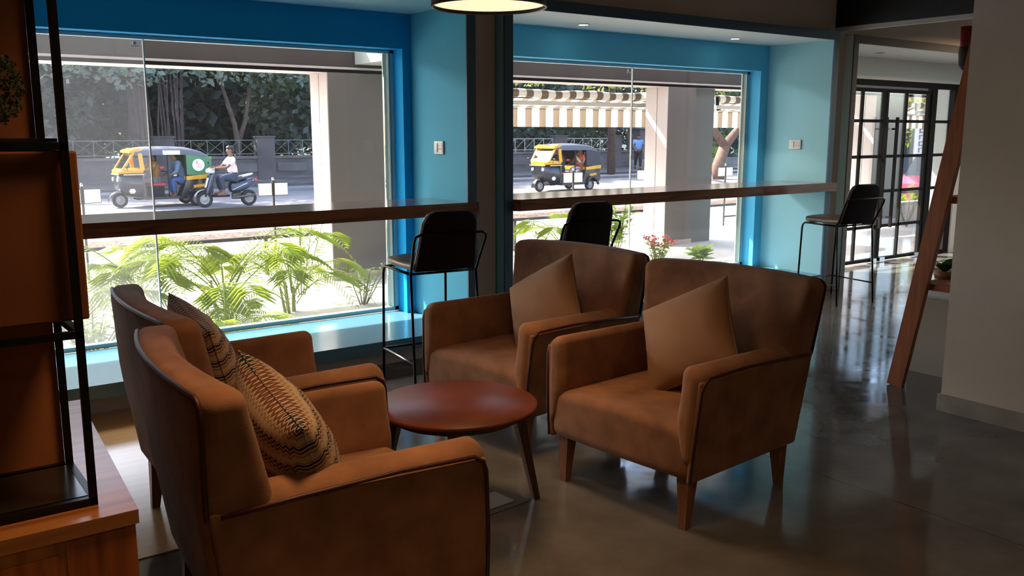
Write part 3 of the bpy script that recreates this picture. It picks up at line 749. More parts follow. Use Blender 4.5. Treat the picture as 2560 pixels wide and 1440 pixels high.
def awning(x0, x1, label, post=None):
    L_ = x1 - x0; t = thing('striped_awning', label, 'awning', (x0, 10.3, 2.14), 0, 'retracted striped awnings outside the portico')
    b = MB(); n = 96; rows = []
    for i in range(n + 1):
        x = L_ * i / n; r = .062 + .007 * sin(x * 9.3) * sin(x * 3.1 + 1); dz = .008 * sin(x * 5.1)
        rows.append([(x, r * cos(a), r * sin(a) + dz) for a in [2 * pi * k / 14 for k in range(15)]])
    b.grid(rows); b.build('fabric_roll', STR, t)
    b = MB(); rows = []
    for i in range(n * 2 + 1):
        x = L_ * i / n / 2; rows.append([(x, .33 + .018 * sin(x * 24) * k, -.17 - .29 * k) for k in (0, .33, .66, 1)])
    b.grid(rows); b.build('valance', STR, t)
    MB().grid([[(x, .03 + (.33 - .03) * k, -.065 - .105 * k - .03 * sin(pi * k)) for k in (0, .5, 1)] for x in [L_ * i / 20 for i in range(21)]]).build('canopy_fabric', STR, t)
    MB().box(-.02, L_ + .02, -.10, -.02, -.16, -.10).build('support_bar', ALU, t)
    MB().box(0, L_, .30, .35, -.19, -.155).build('front_bar', ALU, t)
    for xx in (.0, L_):
        b = MB(); b.prism([(-.03, .05), (.05, .03), (.07, -.10), (.12, -.17), (.02, -.19), (-.02, -.10)], -.09, -.075); b.bar((.0, -.06, -.02), (.08, .32, -.15), .03); b.build('end_bracket', ALU, t)
    b = MB()
    for k in range(2):
        xa = L_ * (.14 + .6 * k); b.bar((xa, -.03, -.10), (xa + .75, .15, -.13), .035); b.bar((xa + .75, .15, -.13), (xa + .1, .32, -.16), .03)
    b.build('folding_arm', ALU, t)
    for px in (post or []):
        b = MB(); b.box(px - x0 - .055, px - x0 + .055, -.14, -.11, -.22, .42); b.box(px - x0 - .03, px - x0 + .03, -.33, -.11, .12, .45); b.build('hanger_plate', ALU, t)
awning(4.9, 10.56, 'striped awning rolled up outside the left part of the right window, ending at the pillar', [10.11])
awning(11.70, 17.2, 'striped awning seen in the narrow gap at the right end of the right window', [12.55])
awning(17.75, 23.4, 'striped awning seen through the upper panes of the glazed door', [19.0])

# terrace railing
RAIL = mat('railing_black', (.014, .014, .015), .4)
t = thing('terrace_railing', 'black pipe railing beyond the palms outside the windows', 'railing', (0, 10.4, -.1), 0)
MB().box(-6, 28, -.02, .02, .435, .475).build('top_rail', RAIL, t)
for x in (-3.0, .5, 3.96, 7.68, 11.2, 14.9, 18.4, 22.0, 25.5): MB().box(x - .02, x + .02, -.02, .02, -.1, .44).build('post', RAIL, t)
# thin posts carrying square white panels
PANEL = mat('white_panel', (.9, .88, .82), .5)
def sign_post(x, label, y=11.0):
    t = thing('panel_post', label, 'post', (x, y, -.1), 0, 'thin posts with square white panels')
    MB().box(-.012, .012, -.012, .012, 0, 1.10).build('post', RAIL, t)
    MB().box(0, .42, -.01, .01, .155, .185).build('foot_bar', RAIL, t)
    MB().lathe([(0, 1.10), (.016, 1.105), (.016, 1.13), (0, 1.14)], n=10).build('knob', STEEL, t)
    for s in (-1, 1):
        p = MB().box(s * .105 - .085, s * .105 + .085, -.006, .006, .915, 1.065).build('panel', PANEL, t)
        MB().box(s * .105 - .093, s * .105 + .093, .004, .010, .907, 1.073).build('panel_border', RAIL, p)
def xat(px, y):  # x on the plane y for an image column (px in a 2560 wide frame), camera at origin
    a = (px - 1280) / 2241.3 / 1.0
    import math as m_
    # direction at roughly the horizon row
    dx = sin(.63334) * cos(.171905) + cos(.63334) * a + sin(.63334) * sin(.171905) * .09
    dy = cos(.63334) * cos(.171905) - sin(.63334) * a + cos(.63334) * sin(.171905) * .09
    return y * dx / dy
for px, lb in ((208, 'post with white panels outside the left window, close to the shelf unit'), (685, 'post with white panels outside the left window, right of the scooter'),
               (1432, 'post with white panels in front of the black and yellow auto rickshaw'), (1612, 'post with white panels half hidden by the pillar in the right window'), (1810, 'post with white panels in front of the forked tree in the right window')):
    sign_post(xat(px, 11.0), 'thin ' + lb)

# ------------------------------------------------------------ planting between windows and portico
PALM = leafmat('palm_leaf', (.16, .24, .03), .55, .4, .4, (.42, .52, .05))
PALMS = mat('palm_stem', (.28, .30, .08), .5)
def frond(b, base, az, L_, rise, droop, rr, n=30, lw=.011, ll=.30):
    pts = []
    for i in range(n + 1):
        k = i / n; pts.append(Vector(base) + Vector((cos(az) * L_ * .88 * k ** 1.2, sin(az) * L_ * .88 * k ** 1.2, L_ * (rise * k - droop * k * k * k))))
    b.tube(pts, [.006 * (1 - .8 * i / n) for i in range(n + 1)], 4)
    for i in range(5, n + 1):
        k = i / n; t = (pts[i] - pts[i - 1]).normalized(); s = t.cross(Vector((0, 0, 1)))
        if s.length < .1: s = Vector((1, 0, 0))
        s.normalize(); up = s.cross(t); l = ll * (sin(pi * min(1, .18 + k * .80)) ** .7) * rr.uniform(.88, 1.1)
        for sg in (-1, 1):
            d = (s * sg * .78 + t * .60 - up * .05).normalized(); p0 = pts[i]; wd = t * lw * .5
            mid = p0 + d * l * .5 + up * .008; tip = p0 + d * l - Vector((0, 0, l * .22))
            b.add([p0 - wd * .4, p0 + wd * .4, mid + wd, tip, mid - wd], [(0, 1, 2, 3, 4)])
def palm(x, y, label, nf, H, L_, seed, azs=None):
    rr = random.Random(seed); t = thing('areca_palm', label, 'palm', (x, y, -.1), 0, 'feathery palms planted along the windows')
    b = MB()
    for i in range(5):
        a = rr.uniform(0, 6.3); r = rr.uniform(.02, .10)
        b.tube([(r * cos(a), r * sin(a), 0), (r * 1.6 * cos(a), r * 1.6 * sin(a), H * rr.uniform(.5, .8))], [.016, .010], 7)
    b.build('stems', PALMS, t)
    for i in range(nf):
        az = azs[i % len(azs)] + rr.uniform(-.25, .25) if azs else 2 * pi * i / nf + rr.uniform(-.3, .3)
        b = MB(); frond(b, (.05 * cos(az), .05 * sin(az), H * rr.uniform(.15, .7)), az, L_ * rr.uniform(.8, 1.1), rr.uniform(.62, 1.0), rr.uniform(.55, .85), rr)
        b.build('frond', PALM, t)
palm(2.55, 7.75, 'large feathery palm with arching fronds in the middle of the left window', 18, .55, 1.15, 11)
palm(3.30, 8.05, 'feathery palm at the right of the left window, its drooping frond reaching the pillar base', 14, .40, 1.0, 12)
palm(1.95, 8.3, 'taller feathery palm behind the zigzag cushion in the left window', 14, .6, 1.1, 13)
palm(1.35, 7.9, 'feathery palm beside the shelf unit at the left edge of the left window', 14, .45, 1.0, 14)
palm(2.35, 7.0, 'small low palm just outside the sill of the left window', 8, .15, .6, 17)
palm(7.35, 8.9, 'feathery palm behind the middle bar stool in the right window', 11, .55, .8, 15)
def shrub(x, y, z, label, nst, H, leaf, m, seed, spread=.35, per=16, cat='shrub', wd=.25, name='garden_shrub', flowers=None):
    rr = random.Random(seed); t = thing(name, label, cat, (x, y, z), 0); b = MB(); lf = MB(); fl = MB()
    for i in range(nst):
        a = rr.uniform(0, 2 * pi); q = rr.uniform(.2, 1) * spread; h = H * rr.uniform(.7, 1.05)
        P = [Vector((q * .15 * cos(a), q * .15 * sin(a), 0)), Vector((q * .6 * cos(a), q * .6 * sin(a), h * .55)), Vector((q * cos(a), q * sin(a), h))]
        b.tube(P, [.007, .005, .003], 5)
        for j in range(per):
            k = .3 + .7 * j / per; p = P[0].lerp(P[1], k * 2) if k < .5 else P[1].lerp(P[2], k * 2 - 1)
            aa = rr.uniform(0, 2 * pi); d = Vector((cos(aa), sin(aa), rr.uniform(.1, .9))).normalized(); l = leaf * rr.uniform(.7, 1.2); s = d.cross(Vector((0, 0, 1))).normalized() * l * wd
            lf.add([p, p + d * l * .45 + s, p + d * l - Vector((0, 0, l * .15)), p + d * l * .45 - s], [(0, 1, 2, 3)])
        if flowers:
            for j in range(14):
                p = P[2] + Vector((rr.uniform(-.04, .04), rr.uniform(-.04, .04), rr.uniform(-.02, .04))); fl.box(p.x - .008, p.x + .008, p.y - .008, p.y + .008, p.z - .008, p.z + .008)
    b.build('stems', mat('shrub_stem', (.16, .13, .06), .8), t); lf.build('foliage', m, t)
    if flowers: fl.build('flowers', flowers, t)
    return t
NLF = leafmat('narrow_leaf', (.14, .20, .05), .45, .35, .4, (.3, .38, .08))
GLF = leafmat('garden_leaf', (.15, .26, .03), .5, .4, .4, (.42, .55, .06))
shrub(3.75, 8.9, -.1, 'tall narrow-leaved shrub against the left side of the left pillar', 8, .85, .11, NLF, 21, .32, 18, wd=.12)
shrub(4.02, 8.0, -.1, 'bushy narrow-leaved shrub low beside the left pillar', 9, .42, .12, NLF, 22, .35, 14, wd=.10)
shrub(1.35, 7.2, -.1, 'dense leafy shrub low by the left end of the left window sill', 14, .42, .10, GLF, 23, .35, 16, wd=.22)
shrub(6.75, 8.9, -.1, 'narrow-leaved shrub at the left edge of the right window', 9, .50, .10, NLF, 24, .35, 14, wd=.14)
shrub(8.45, 9.1, -.1, 'tall yellow-green broad-leaved shrub between the middle stool and the pillar', 12, .78, .15, GLF, 25, .36, 18, wd=.3)
shrub(8.25, 8.1, -.1, 'small shrub with pinkish red flowers at the foot of the right window pillar', 8, .36, .11, GLF, 26, .22, 12, wd=.3, flowers=mat('red_flower', (.5, .05, .06), .6))
shrub(8.95, 7.95, -.1, 'rounded pale green plant with drooping leaves standing before the right pillar', 6, .20, .20, GLF, 27, .14, 12, wd=.28)
shrub(12.0, 9.1, -.1, 'small yellow-green bush at the right end of the right window', 9, .42, .08, GLF, 28, .3, 14, wd=.3)
shrub(xat(2265, 10.6), 10.6, -.1, 'sunlit yellow-green bush behind the glazed door', 22, .42, .14, GLF, 29, .85, 18, wd=.25)
shrub(xat(2330, 10.7), 10.7, -.1, 'leafy bush beyond the right pane of the glazed door', 18, .5, .14, GLF, 30, .8, 18, wd=.25)
# low planter wall and bare twig plant seen through the door
t = thing('low_wall', 'low cream garden wall outside the bottom panes of the glazed door', 'wall', (16.9, 9.72, -.1), 0)
MB().box(-.6, 3.5, -.06, .06, 0, .30).build('wall_body', mat('cream_render', (.60, .48, .36), .8), t); MB().box(-.62, 3.55, -.09, .09, .30, .35).build('coping', CLAD, t)
t = thing('bare_plant', 'bare branching twig plant outside the bottom panes of the glazed door', 'plant', (xat(2270, 8.9), 8.9, -.1), 0)
rr = random.Random(9); b = MB()
for i in range(7):
    a = rr.uniform(0, 6.3); p = Vector((0, 0, 0)); P = [p]
    for j in range(5): p = p + Vector((cos(a) * .05 + rr.uniform(-.03, .03), sin(a) * .05, .11)); P.append(p)
    b.tube(P, [.008, .007, .006, .005, .004, .002], 5)
    for q in P[2:]: b.tube([q, q + Vector((rr.uniform(-.12, .12), rr.uniform(-.1, .1), .13))], [.004, .001], 4)
b.build('twigs', mat('twig_bark', (.12, .09, .06), .8), t)

# ------------------------------------------------------------ compound wall across the street
t = thing('compound_wall', 'long dark stone compound wall with piers and iron lattice across the street', 'wall', (0, 35, -.22), 0)
STN = mat('basalt_stone', (.11, .09, .092), .85, var=.35, vscale=.9, bump=.4, bscale=14)
piers = [1.6, 5.4, 9.55, 13.45, 17.3, 21.2, 24.9, 28.6, 32.3]
MB().box(-12, 34, -.12, .12, 0, .80).build('wall_body', STN, t)
b = MB(); b.box(-12, 34, -.17, .17, .80, .90); b.box(-12, 34, -.15, .15, 0, .10)
x = -12
while x < 33.5:
    b.box(x, x + 1.25, -.15, -.12, .28, .62); x += 1.62
b.build('coping', mat('coping_stone', (.13, .11, .11), .85, var=.3, vscale=1.3), t)
for x in piers: MB().box(x - .36, x + .36, -.2, .2, 0, 1.62).box(x - .40, x + .40, -.23, .23, 1.62, 1.68).build('pier', STN, t)
IRON = mat('lattice_iron', (.13, .145, .15), .6); IRONL = mat('lattice_light', (.48, .45, .42), .6)
for i in range(len(piers) - 1):
    a, c = piers[i] + .4, piers[i + 1] - .4; b = MB()
    b.box(a, c, -.015, .015, .97, 1.0); b.box(a, c, -.015, .015, 1.50, 1.53); w_ = (c - a) / 5
    for k in range(6): b.box(a + k * w_ - .012, a + k * w_ + .012, -.012, .012, .9, 1.5)
    for k in range(5):
        b.bar((a + k * w_, 0, 1.0), (a + (k + 1) * w_, 0, 1.5), .014)
        if i < 5: b.bar((a + k * w_, 0, 1.5), (a + (k + 1) * w_, 0, 1.0), .014)
    b.build('lattice_panel', IRON if i < 5 else IRONL, t)
t = thing('stone_planter_wall', 'low rubble stone wall with hedge on the far footpath right of the compound wall', 'wall', (40, 33.8, -.22), 0)
MB().box(-7.4, 40, -.2, .2, 0, .42).build('wall_body', mat('rubble_stone', (.17, .165, .16), .9, col2=(.30, .29, .28), vscale=4), t)
t = thing('gate_pillar', 'square stone gate pillar behind the far footpath bushes', 'pillar', (36.2, 37, -.22), 0)
MB().box(-.6, .6, -.5, .5, 0, 2.0).build('pillar_shaft', STN, t); MB().box(-.7, .7, -.6, .6, 2.0, 2.15).build('cap', MATS['coping_stone'], t)

# ------------------------------------------------------------ trees
BARK = mat('tree_bark', (.10, .07, .055), .9, var=.3, vscale=6, bump=.6, bscale=25)
BARKP = mat('root_bark', (.075, .05, .05), .9, var=.3, vscale=5, bump=.5, bscale=20)
LFD = leafmat('dark_tree_leaf', (.085, .108, .098), .25, .45, .5, (.10, .16, .03), 1.0)
LFM = leafmat('mid_tree_leaf', (.085, .115, .092), .3, .45, .45, (.22, .32, .05), 1.0)
LFY = leafmat('yellow_tree_leaf', (.16, .20, .03), .5, .4, .4, (.5, .55, .08), 1.0)
def crown(blobs, n, leaf, m, t, seed, name='crown'):
    rr = random.Random(seed); b = MB(); tot = sum(r[3] * r[4] * r[5] for r in blobs) ; vs = []; fs = []
    for (x, y, z, rx, ry, rz) in blobs:
        k = int(n * (rx * ry * rz) ** .67 / sum((q[3] * q[4] * q[5]) ** .67 for q in blobs))
        for i in range(k):
            u = rr.uniform(-1, 1); a = rr.uniform(0, 2 * pi); q = sqrt(1 - u * u); r = rr.random() ** .4
            p = Vector((x + rx * r * q * cos(a), y + ry * r * q * sin(a), z + rz * r * u))
            d = Vector((rr.gauss(0, 1), rr.gauss(0, 1), rr.gauss(-.2, .6))).normalized(); s = d.orthogonal().normalized(); s.rotate(Matrix.Rotation(rr.uniform(0, 6.3), 3, d))
            l = leaf * rr.uniform(.6, 1.3); s = s * l * .3; o_ = len(vs)
            vs += [p, p + d * l * .5 + s, p + d * l, p + d * l * .5 - s]; fs.append((o_, o_ + 1, o_ + 2, o_ + 3))
    b.add(vs, fs); return b.build(name, m, t)
def tree(x, y, label, trunk, blobs, n, leaf, m, seed, bark=None, name='street_tree', grp=None):
    t = thing(name, label, 'tree', (x, y, -.25), 0, grp)
    b = MB()
    for P, r in trunk: b.tube(P, r, 9)
    b.build('trunk', bark or BARK, t); crown(blobs, n, leaf, m, t, seed); return t
G2 = 'trees behind the compound wall'
tree(12.95, 36.6, 'slender forked tree behind the compound wall, above the scooter rider', [([(0, 0, 0), (.02, 0, 1.4), (-.1, 0, 2.2), (-.5, 0, 3.6), (-.6, 0, 5.5)], [.16, .13, .10, .07, .05]), ([(.02, 0, 1.4), (.35, 0, 2.3), (.6, 0, 3.6), (1.1, 0, 5.5)], [.12, .09, .07, .04])],
     [(0, .5, 7.5, 3.2, 3, 3.2), (1.5, 0, 4.8, 2.2, 1.6, 1.3)], 5200, .34, LFM, 31, grp=G2)
# banyan with aerial roots
tr = [([(-.6, .4, 0), (-.5, .4, 3), (-.7, .3, 6)], [.45, .40, .3])]
rr = random.Random(4)
for i in range(18):
    xx = rr.uniform(-.9, 1.0); tr.append(([(xx, -.3, 0), (xx + rr.uniform(-.06, .06), -.35, 2.0), (xx + rr.uniform(-.2, .2), -.3, 4.4)], [.05, .035, .04]))
tree(9.9, 37, 'broad banyan tree with many hanging aerial roots behind the green auto rickshaw', tr, [(0, 0, 8, 4.2, 3.5, 3.4), (-1.5, -1.2, 5.0, 2.6, 1.5, 1.2)], 6500, .34, LFD, 32, BARKP, grp=G2)
tree(4.6, 38, 'dark dense tree behind the lattice at the left of the left window', [([(0, 0, 0), (.1, 0, 3), (.2, 0, 7)], [.25, .2, .12])], [(0, 0, 8, 4, 3.5, 3.5), (0, 0, 3.4, 3.6, 2, 2.6)], 11000, .36, LFD, 33, grp=G2)
tree(17.5, 39, 'dense leafy tree behind the wall at the right of the left window', [([(0, 0, 0), (-.1, 0, 3), (.2, 0, 7)], [.22, .18, .1])], [(0, 0, 8, 4, 3.5, 3.5), (.2, 0, 3.2, 3.6, 2, 2.6)], 11000, .36, LFD, 34, grp=G2)
tree(23.5, 39, 'dark tree behind the wall between the two windows', [([(0, 0, 0), (0, 0, 7)], [.22, .12])], [(0, 0, 8, 4, 3.5, 3.5), (0, 0, 3.2, 3.4, 2, 2.6)], 10000, .36, LFD, 35, grp=G2)
tree(29.5, 39, 'dark tree behind the black auto rickshaw, under the awning', [([(0, 0, 0), (0, 0, 7)], [.22, .12])], [(0, 0, 8, 4, 3.5, 3.5), (0, 0, 3.2, 3.8, 2, 2.8)], 11000, .36, LFD, 36, grp=G2)
tree(36.5, 40, 'dark tree behind the blue-shirted walker', [([(0, 0, 0), (0, 0, 7)], [.24, .12])], [(0, 0, 8, 4.5, 3.5, 3.5), (0, 0, 3.2, 4.2, 2, 2.8)], 11000, .36, LFD, 37, grp=G2)
tree(46, 42, 'green tree far right across the street behind the forked trunk', [([(0, 0, 0), (0, 0, 7)], [.24, .12])], [(0, 0, 8, 5, 3.5, 3.5), (0, 0, 3.2, 4.6, 2.5, 2.8)], 10000, .40, LFM, 38, grp=G2)
# backdrop trees further in
for i, (x, y, lb) in enumerate(((1, 45, 'left end'), (9, 47, 'banyan side'), (16, 47, 'middle'), (26, 48, 'right window side'), (38, 48, 'far right side'), (54, 46, 'door side'), (66, 42, 'glazed door view'), (80, 44, 'distant right end'))):
    tree(x, y, 'tall dark tree in the second row behind the compound wall, ' + lb, [([(0, 0, 0), (0, 0, 8)], [.3, .15])], [(0, 0, 8.5, 5.5, 3, 4.5), (0, 0, 3.6, 5.5, 2, 3.4)], 9000, .8, LFD, 50 + i, grp='second row of trees')
# tree whose hanging branches show below the lintel, on the far footpath
tree(7.5, 32.2, 'street tree whose pale leafy branches hang into the top of the left window', [([(-6.5, 0, 0), (-6.4, 0, 4), (-3.5, 0, 6.5), (0, 0, 7)], [.25, .2, .14, .08])],
     [(-2.5, 0, 4.2, 2.6, .9, .75), (.6, 0, 4.0, 2.0, .9, .7), (3.6, .3, 4.3, 2.2, .9, .8), (6.5, .5, 4.4, 2.0, .9, .7), (0, 0, 7.0, 5, 3, 1.6)], 3400, .26, leafmat('pale_street_leaf', (.16, .20, .18), .3, .4, .4, (.2, .3, .08)), 41)
tree(20, 24, 'tree with sunlit yellow-green leaves just above the rolled awning in the right window', [([(1.8, 0, 0), (1.7, 0, 3.5), (.5, 0, 5)], [.18, .14, .08])] if False else [([(8, 6.5, 0), (7.5, 6, 4), (3, 2, 5.2), (0, 0, 5.0)], [.2, .15, .1, .05])],
     [(-2, 0, 4.15, 2.3, 1.2, .8), (1.5, 0, 4.15, 2.3, 1.2, .8), (4.5, 0, 4.15, 2.3, 1.2, .8), (7.5, 0, 4.15, 2.0, 1.2, .8)], 5200, .20, LFY, 42)
tree(30.3, 26.2, 'reddish trunk forking into a wide Y at the right end of the right window', [([(.1, 0, -.15), (-.05, 0, .4), (.35, 0, 1.25)], [.30, .26, .24]), ([(.35, 0, 1.25), (-.55, 0, 2.1), (-1.3, 0, 3.6)], [.20, .15, .12]), ([(.35, 0, 1.25), (1.2, 0, 2.0), (2.6, 0, 3.6)], [.22, .16, .12])],
     [(-1.5, 0, 5.2, 2.0, 2, 1.2), (2.5, 0, 5.2, 2.0, 2, 1.2)], 1600, .22, LFY, 43, mat('reddish_bark', (.20, .11, .08), .9, var=.3, vscale=5, bump=.5, bscale=14))
tree(xat(2310, 16.5), 16.5, 'sunlit tree behind the glazed door above the parked red car', [([(0, 0, 0), (0, 0, 3)], [.12, .08])], [(0, 0, 2.5, 3.2, 1.2, 1.1), (-3, 1, 2.6, 2.6, 1.2, 1.2)], 4200, .17, LFY, 44)
# hedge plants on the far footpath
for i, (x, y, w_, h_) in enumerate(((36.0, 34.8, 1.4, .55), (39.2, 34.8, 1.4, .5), (43.5, 34.7, 2.4, .55), (49, 35, 2.4, .5))):
    t = thing('hedge_bush', ('leafy bush behind the low rubble wall, ' + ('next to the compound wall end', 'right of the blue-shirted walker', 'seen under the forked trunk', 'at the far right of the rubble wall')[i]), 'bush', (x, y, .1), 0)
    crown([(0, 0, h_ * .5, w_, .5, h_)], 900, .17, MATS['garden_leaf'] if i % 2 else LFM, t, 70 + i, 'foliage')
# creeping litter plants along the verge
o = MB(); rr = random.Random(8)
for i in range(900):
    p = Vector((rr.uniform(0, 16), rr.uniform(16.35, 17.35), -.335 + rr.uniform(0, .05))); a = rr.uniform(0, 6.3); l = rr.uniform(.03, .09); d = Vector((cos(a), sin(a), .3)) * l; s = Vector((-sin(a), cos(a), 0)) * l * .4
    o.add([p - s * .5, p + d * .5 + s, p + d, p + d * .5 - s], [(0, 1, 2, 3)])
tag(o.build('leaf_litter', leafmat('litter_leaf', (.22, .20, .12), .3)), 'scattered dry leaves and weeds on the dark verge beyond the railing', 'leaves', kind='stuff')

# ------------------------------------------------------------ people
SKIN = mat('skin_brown', (.20, .095, .055), .6); HAIRM = mat('black_hair', (.012, .010, .010), .6)
def skinned(name, verts, edges, radii, m, parent, root=0, sub=1):
    me = bpy.data.meshes.new(name); me.from_pydata([tuple(v) for v in verts], edges, []); me.materials.append(m)
    o = bpy.data.objects.new(name, me); COL.objects.link(o); o.parent = parent
    s = o.modifiers.new('skin', 'SKIN'); s.use_smooth_shade = True
    for i, r in enumerate(radii):
        rr = r if isinstance(r, tuple) else (r, r)
        me.skin_vertices[0].data[i].radius = rr
    me.skin_vertices[0].data[root].use_root = True
    u = o.modifiers.new('subsurf', 'SUBSURF'); u.levels = sub; u.render_levels = sub
    return o
def person(label, M, J, shirt, trousers, skin=SKIN, hair=HAIRM, hairlong=False, scarf=None, shoe=None, sleeve='short', skirt=False, group=None):
    """J: dict of joints in local metres (x forward, y left, z up)"""
    t = thing('person', label, 'person', M=M, group=group)
    V = {k: Vector(v) for k, v in J.items()}
    names = ['pelvis', 'waist', 'chest', 'neck', 'head0', 'head1', 'head2']; vs = []; ed = []; ra = []; idx = {}
    def add(n, p, r, par=None):
        idx[n] = len(vs); vs.append(p); ra.append(r)
        if par: ed.append((idx[par], idx[n]))
    add('pelvis', V['pelvis'], (.15, .12)); add('waist', V['pelvis'].lerp(V['chest'], .45), (.145, .115), 'pelvis'); add('chest', V['chest'], (.165, .13), 'waist')
    add('neckb', V['chest'].lerp(V['head'], .42), (.072, .072), 'chest'); up = (V['head'] - V['chest']).normalized()
    add('jaw', V['head'] - up * .085, (.075, .078), 'neckb'); add('face', V['head'], (.108, .108), 'jaw'); add('crown', V['head'] + up * .075, (.092, .095), 'face')
    for s in 'LR':
        add('sh' + s, V['sh' + s], .062, 'chest'); add('el' + s, V['el' + s], .043, 'sh' + s); add('wr' + s, V['wr' + s], .028, 'el' + s)
        d = (V['wr' + s] - V['el' + s]).normalized(); add('palm' + s, V['wr' + s] + d * .055, (.035, .018), 'wr' + s)
        lat = d.cross(Vector((0, 0, 1))).normalized()
        for k, (off, ln) in enumerate(((-.03, .05), (-.012, .065), (.006, .07), (.024, .06), (.04, .02))):
            a = V['wr' + s] + d * (.09 if k < 4 else .05) + lat * off; bq = a + d * ln - Vector((0, 0, ln * .6))
            add('f%d%s' % (k, s), a, .009, 'palm' + s); add('t%d%s' % (k, s), bq, .008, 'f%d%s' % (k, s))
        add('hip' + s, V['pelvis'].lerp(V['kn' + s], .12) + Vector((0, .07 if s == 'L' else -.07, 0)), .085, 'pelvis')
        add('kn' + s, V['kn' + s], .062, 'hip' + s); add('an' + s, V['an' + s], .042, 'kn' + s); add('toe' + s, V['an' + s] + Vector((.16, 0, -.05)), (.04, .03), 'an' + s)
    skinned('body', vs, ed, ra, skin, t)
    # face details
    f = Vector((1, 0, 0)); h = V['head']; b = MB()
    b.soft(.018, .012, .022, .009, (h.x + .088, h.y, h.z - .005), k=2, mid=1)
    for s in (-1, 1): b.soft(.014, .008, .026, .007, (h.x, h.y + s * .088, h.z), k=2, mid=1)
    b.build('nose_and_ears', skin, t)
    b = MB()
    for s in (-1, 1): b.soft(.005, .011, .006, .004, (h.x + .078, h.y + s * .032, h.z + .022), k=1, mid=1)
    b.soft(.004, .022, .005, .003, (h.x + .082, h.y, h.z - .045), k=1, mid=1); b.build('eyes_and_mouth', mat('dark_feature', (.04, .015, .012), .5), t)
    def hf(x, y, z): return (x, y, z)
    b = MB(); b.soft(.100, .092, .060, .056, (h.x - .016, h.y, h.z + .078), k=3, mid=2); b.soft(.055, .090, .095, .050, (h.x - .055, h.y, h.z + .022), k=3, mid=2)
    if hairlong: b.soft(.05, .07, .12, .045, (h.x - .085, h.y, h.z - .10), k=3, mid=2)
    b.build('hair', scarf or hair, t)
    # clothes: slightly larger skins over the torso, arms and legs
    vs = []; ed = []; ra = []; idx = {}
    add('p', V['pelvis'] + Vector((0, 0, .0)), (.185, .15)); add('w', V['pelvis'].lerp(V['chest'], .45), (.185, .150), 'p'); add('c', V['chest'], (.200, .155), 'w'); add('n', V['chest'].lerp(V['head'], .36), (.085, .085), 'c')
    for s in 'LR':
        add('s' + s, V['sh' + s], .092, 'c'); e = V['sh' + s].lerp(V['el' + s], 1.0 if sleeve == 'long' else .72); add('e' + s, e, .068, 's' + s)
        if sleeve == 'long': add('w' + s, V['el' + s].lerp(V['wr' + s], .92), .040, 'e' + s)
    skinned('shirt', vs, ed, ra, shirt, t)
    vs = []; ed = []; ra = []; idx = {}
    add('p', V['pelvis'], (.15, .125))
    if skirt:
        m_ = (V['knL'] + V['knR']) / 2; a_ = (V['anL'] + V['anR']) / 2
        add('k', m_, (.19, .15), 'p'); add('a', a_ + Vector((0, 0, .08)), (.16, .14), 'k')
    else:
        for s in 'LR':
            add('h' + s, V['pelvis'].lerp(V['kn' + s], .15) + Vector((0, .07 if s == 'L' else -.07, 0)), .122, 'p'); add('k' + s, V['kn' + s], .092, 'h' + s); add('a' + s, V['an' + s] + Vector((0, 0, .05)), .062, 'k' + s)
    skinned('trousers' if not skirt else 'skirt', vs, ed, ra, trousers, t)
    if shoe:
        for s in 'LR':
            a_ = V['an' + s]; MB().soft(.125, .048, .035, .03, (a_.x + .06, a_.y, a_.z - .045), k=2, mid=2).build('shoe', shoe, t)
    return t
def seated(lean=0., armz=.95, armx=.45, seat=.5, kneex=.42, footx=.45, wide=.12):
    p = Vector((0, 0, seat)); c = p + Vector((lean, 0, .42)); h = c + Vector((lean * .5 + .02, 0, .285))
    J = dict(pelvis=p, chest=c, head=h)
    for s, q in (('L', 1), ('R', -1)):
        J['sh' + s] = c + Vector((0, q * .185, .06)); J['wr' + s] = Vector((armx, q * .20, armz)); mid = (J['sh' + s] + J['wr' + s]) / 2
        J['el' + s] = mid + Vector((-.02, q * .06, -.10)); J['kn' + s] = Vector((kneex, q * wide, seat + .04)); J['an' + s] = Vector((footx, q * wide, seat - .40))
    return J

# ------------------------------------------------------------ auto rickshaws (forward is -x, built around x -1.3..1.3)
YEL = mat('rickshaw_yellow', (.62, .30, .01), .4, coat=.3); RBLK = mat('rickshaw_black', (.014, .014, .020), .3, coat=.5)
CANV = mat('grey_canvas', (.10, .10, .125), .7, bump=.3, bscale=12); GRN = mat('green_canvas', (.06, .20, .09), .7); RUB = mat('tyre_rubber', (.02, .02, .02), .8)
RIM = mat('wheel_rim', (.32, .31, .30), .5); LGT = mat('headlamp_glass', (.75, .75, .78), .2); REDV = mat('red_vinyl', (.45, .06, .07), .5)
SILV = mat('scooter_silver', (.55, .58, .62), .3, metal=.4)
glass('rickshaw_windscreen', (.62, .68, .68), .12, .03, (.5, .55, .55))
def wheel(parent, x, y, z, r, w, name='wheel'):
    o = MB().lathe([(r * .62, -w / 2), (r * .92, -w / 2), (r, -w / 4), (r, w / 4), (r * .92, w / 2), (r * .62, w / 2), (r * .62, -w / 2)], n=28)
    M_ = Matrix.Translation((x, y, z)) @ Matrix.Rotation(pi / 2, 4, 'X'); o.v = [tuple(M_ @ Vector(v)) for v in o.v]
    p = o.build(name, RUB, parent)
    q = MB().lathe([(0, -w * .35), (r * .3, -w * .42), (r * .34, -w * .2), (r * .55, -w * .2), (r * .63, -w * .4), (r * .63, w * .4), (r * .55, w * .2), (r * .34, w * .2), (r * .3, w * .42), (0, w * .35)], n=28)
    q.v = [tuple(M_ @ Vector(v)) for v in q.v]; q.build('rim', RIM, p)
    return p
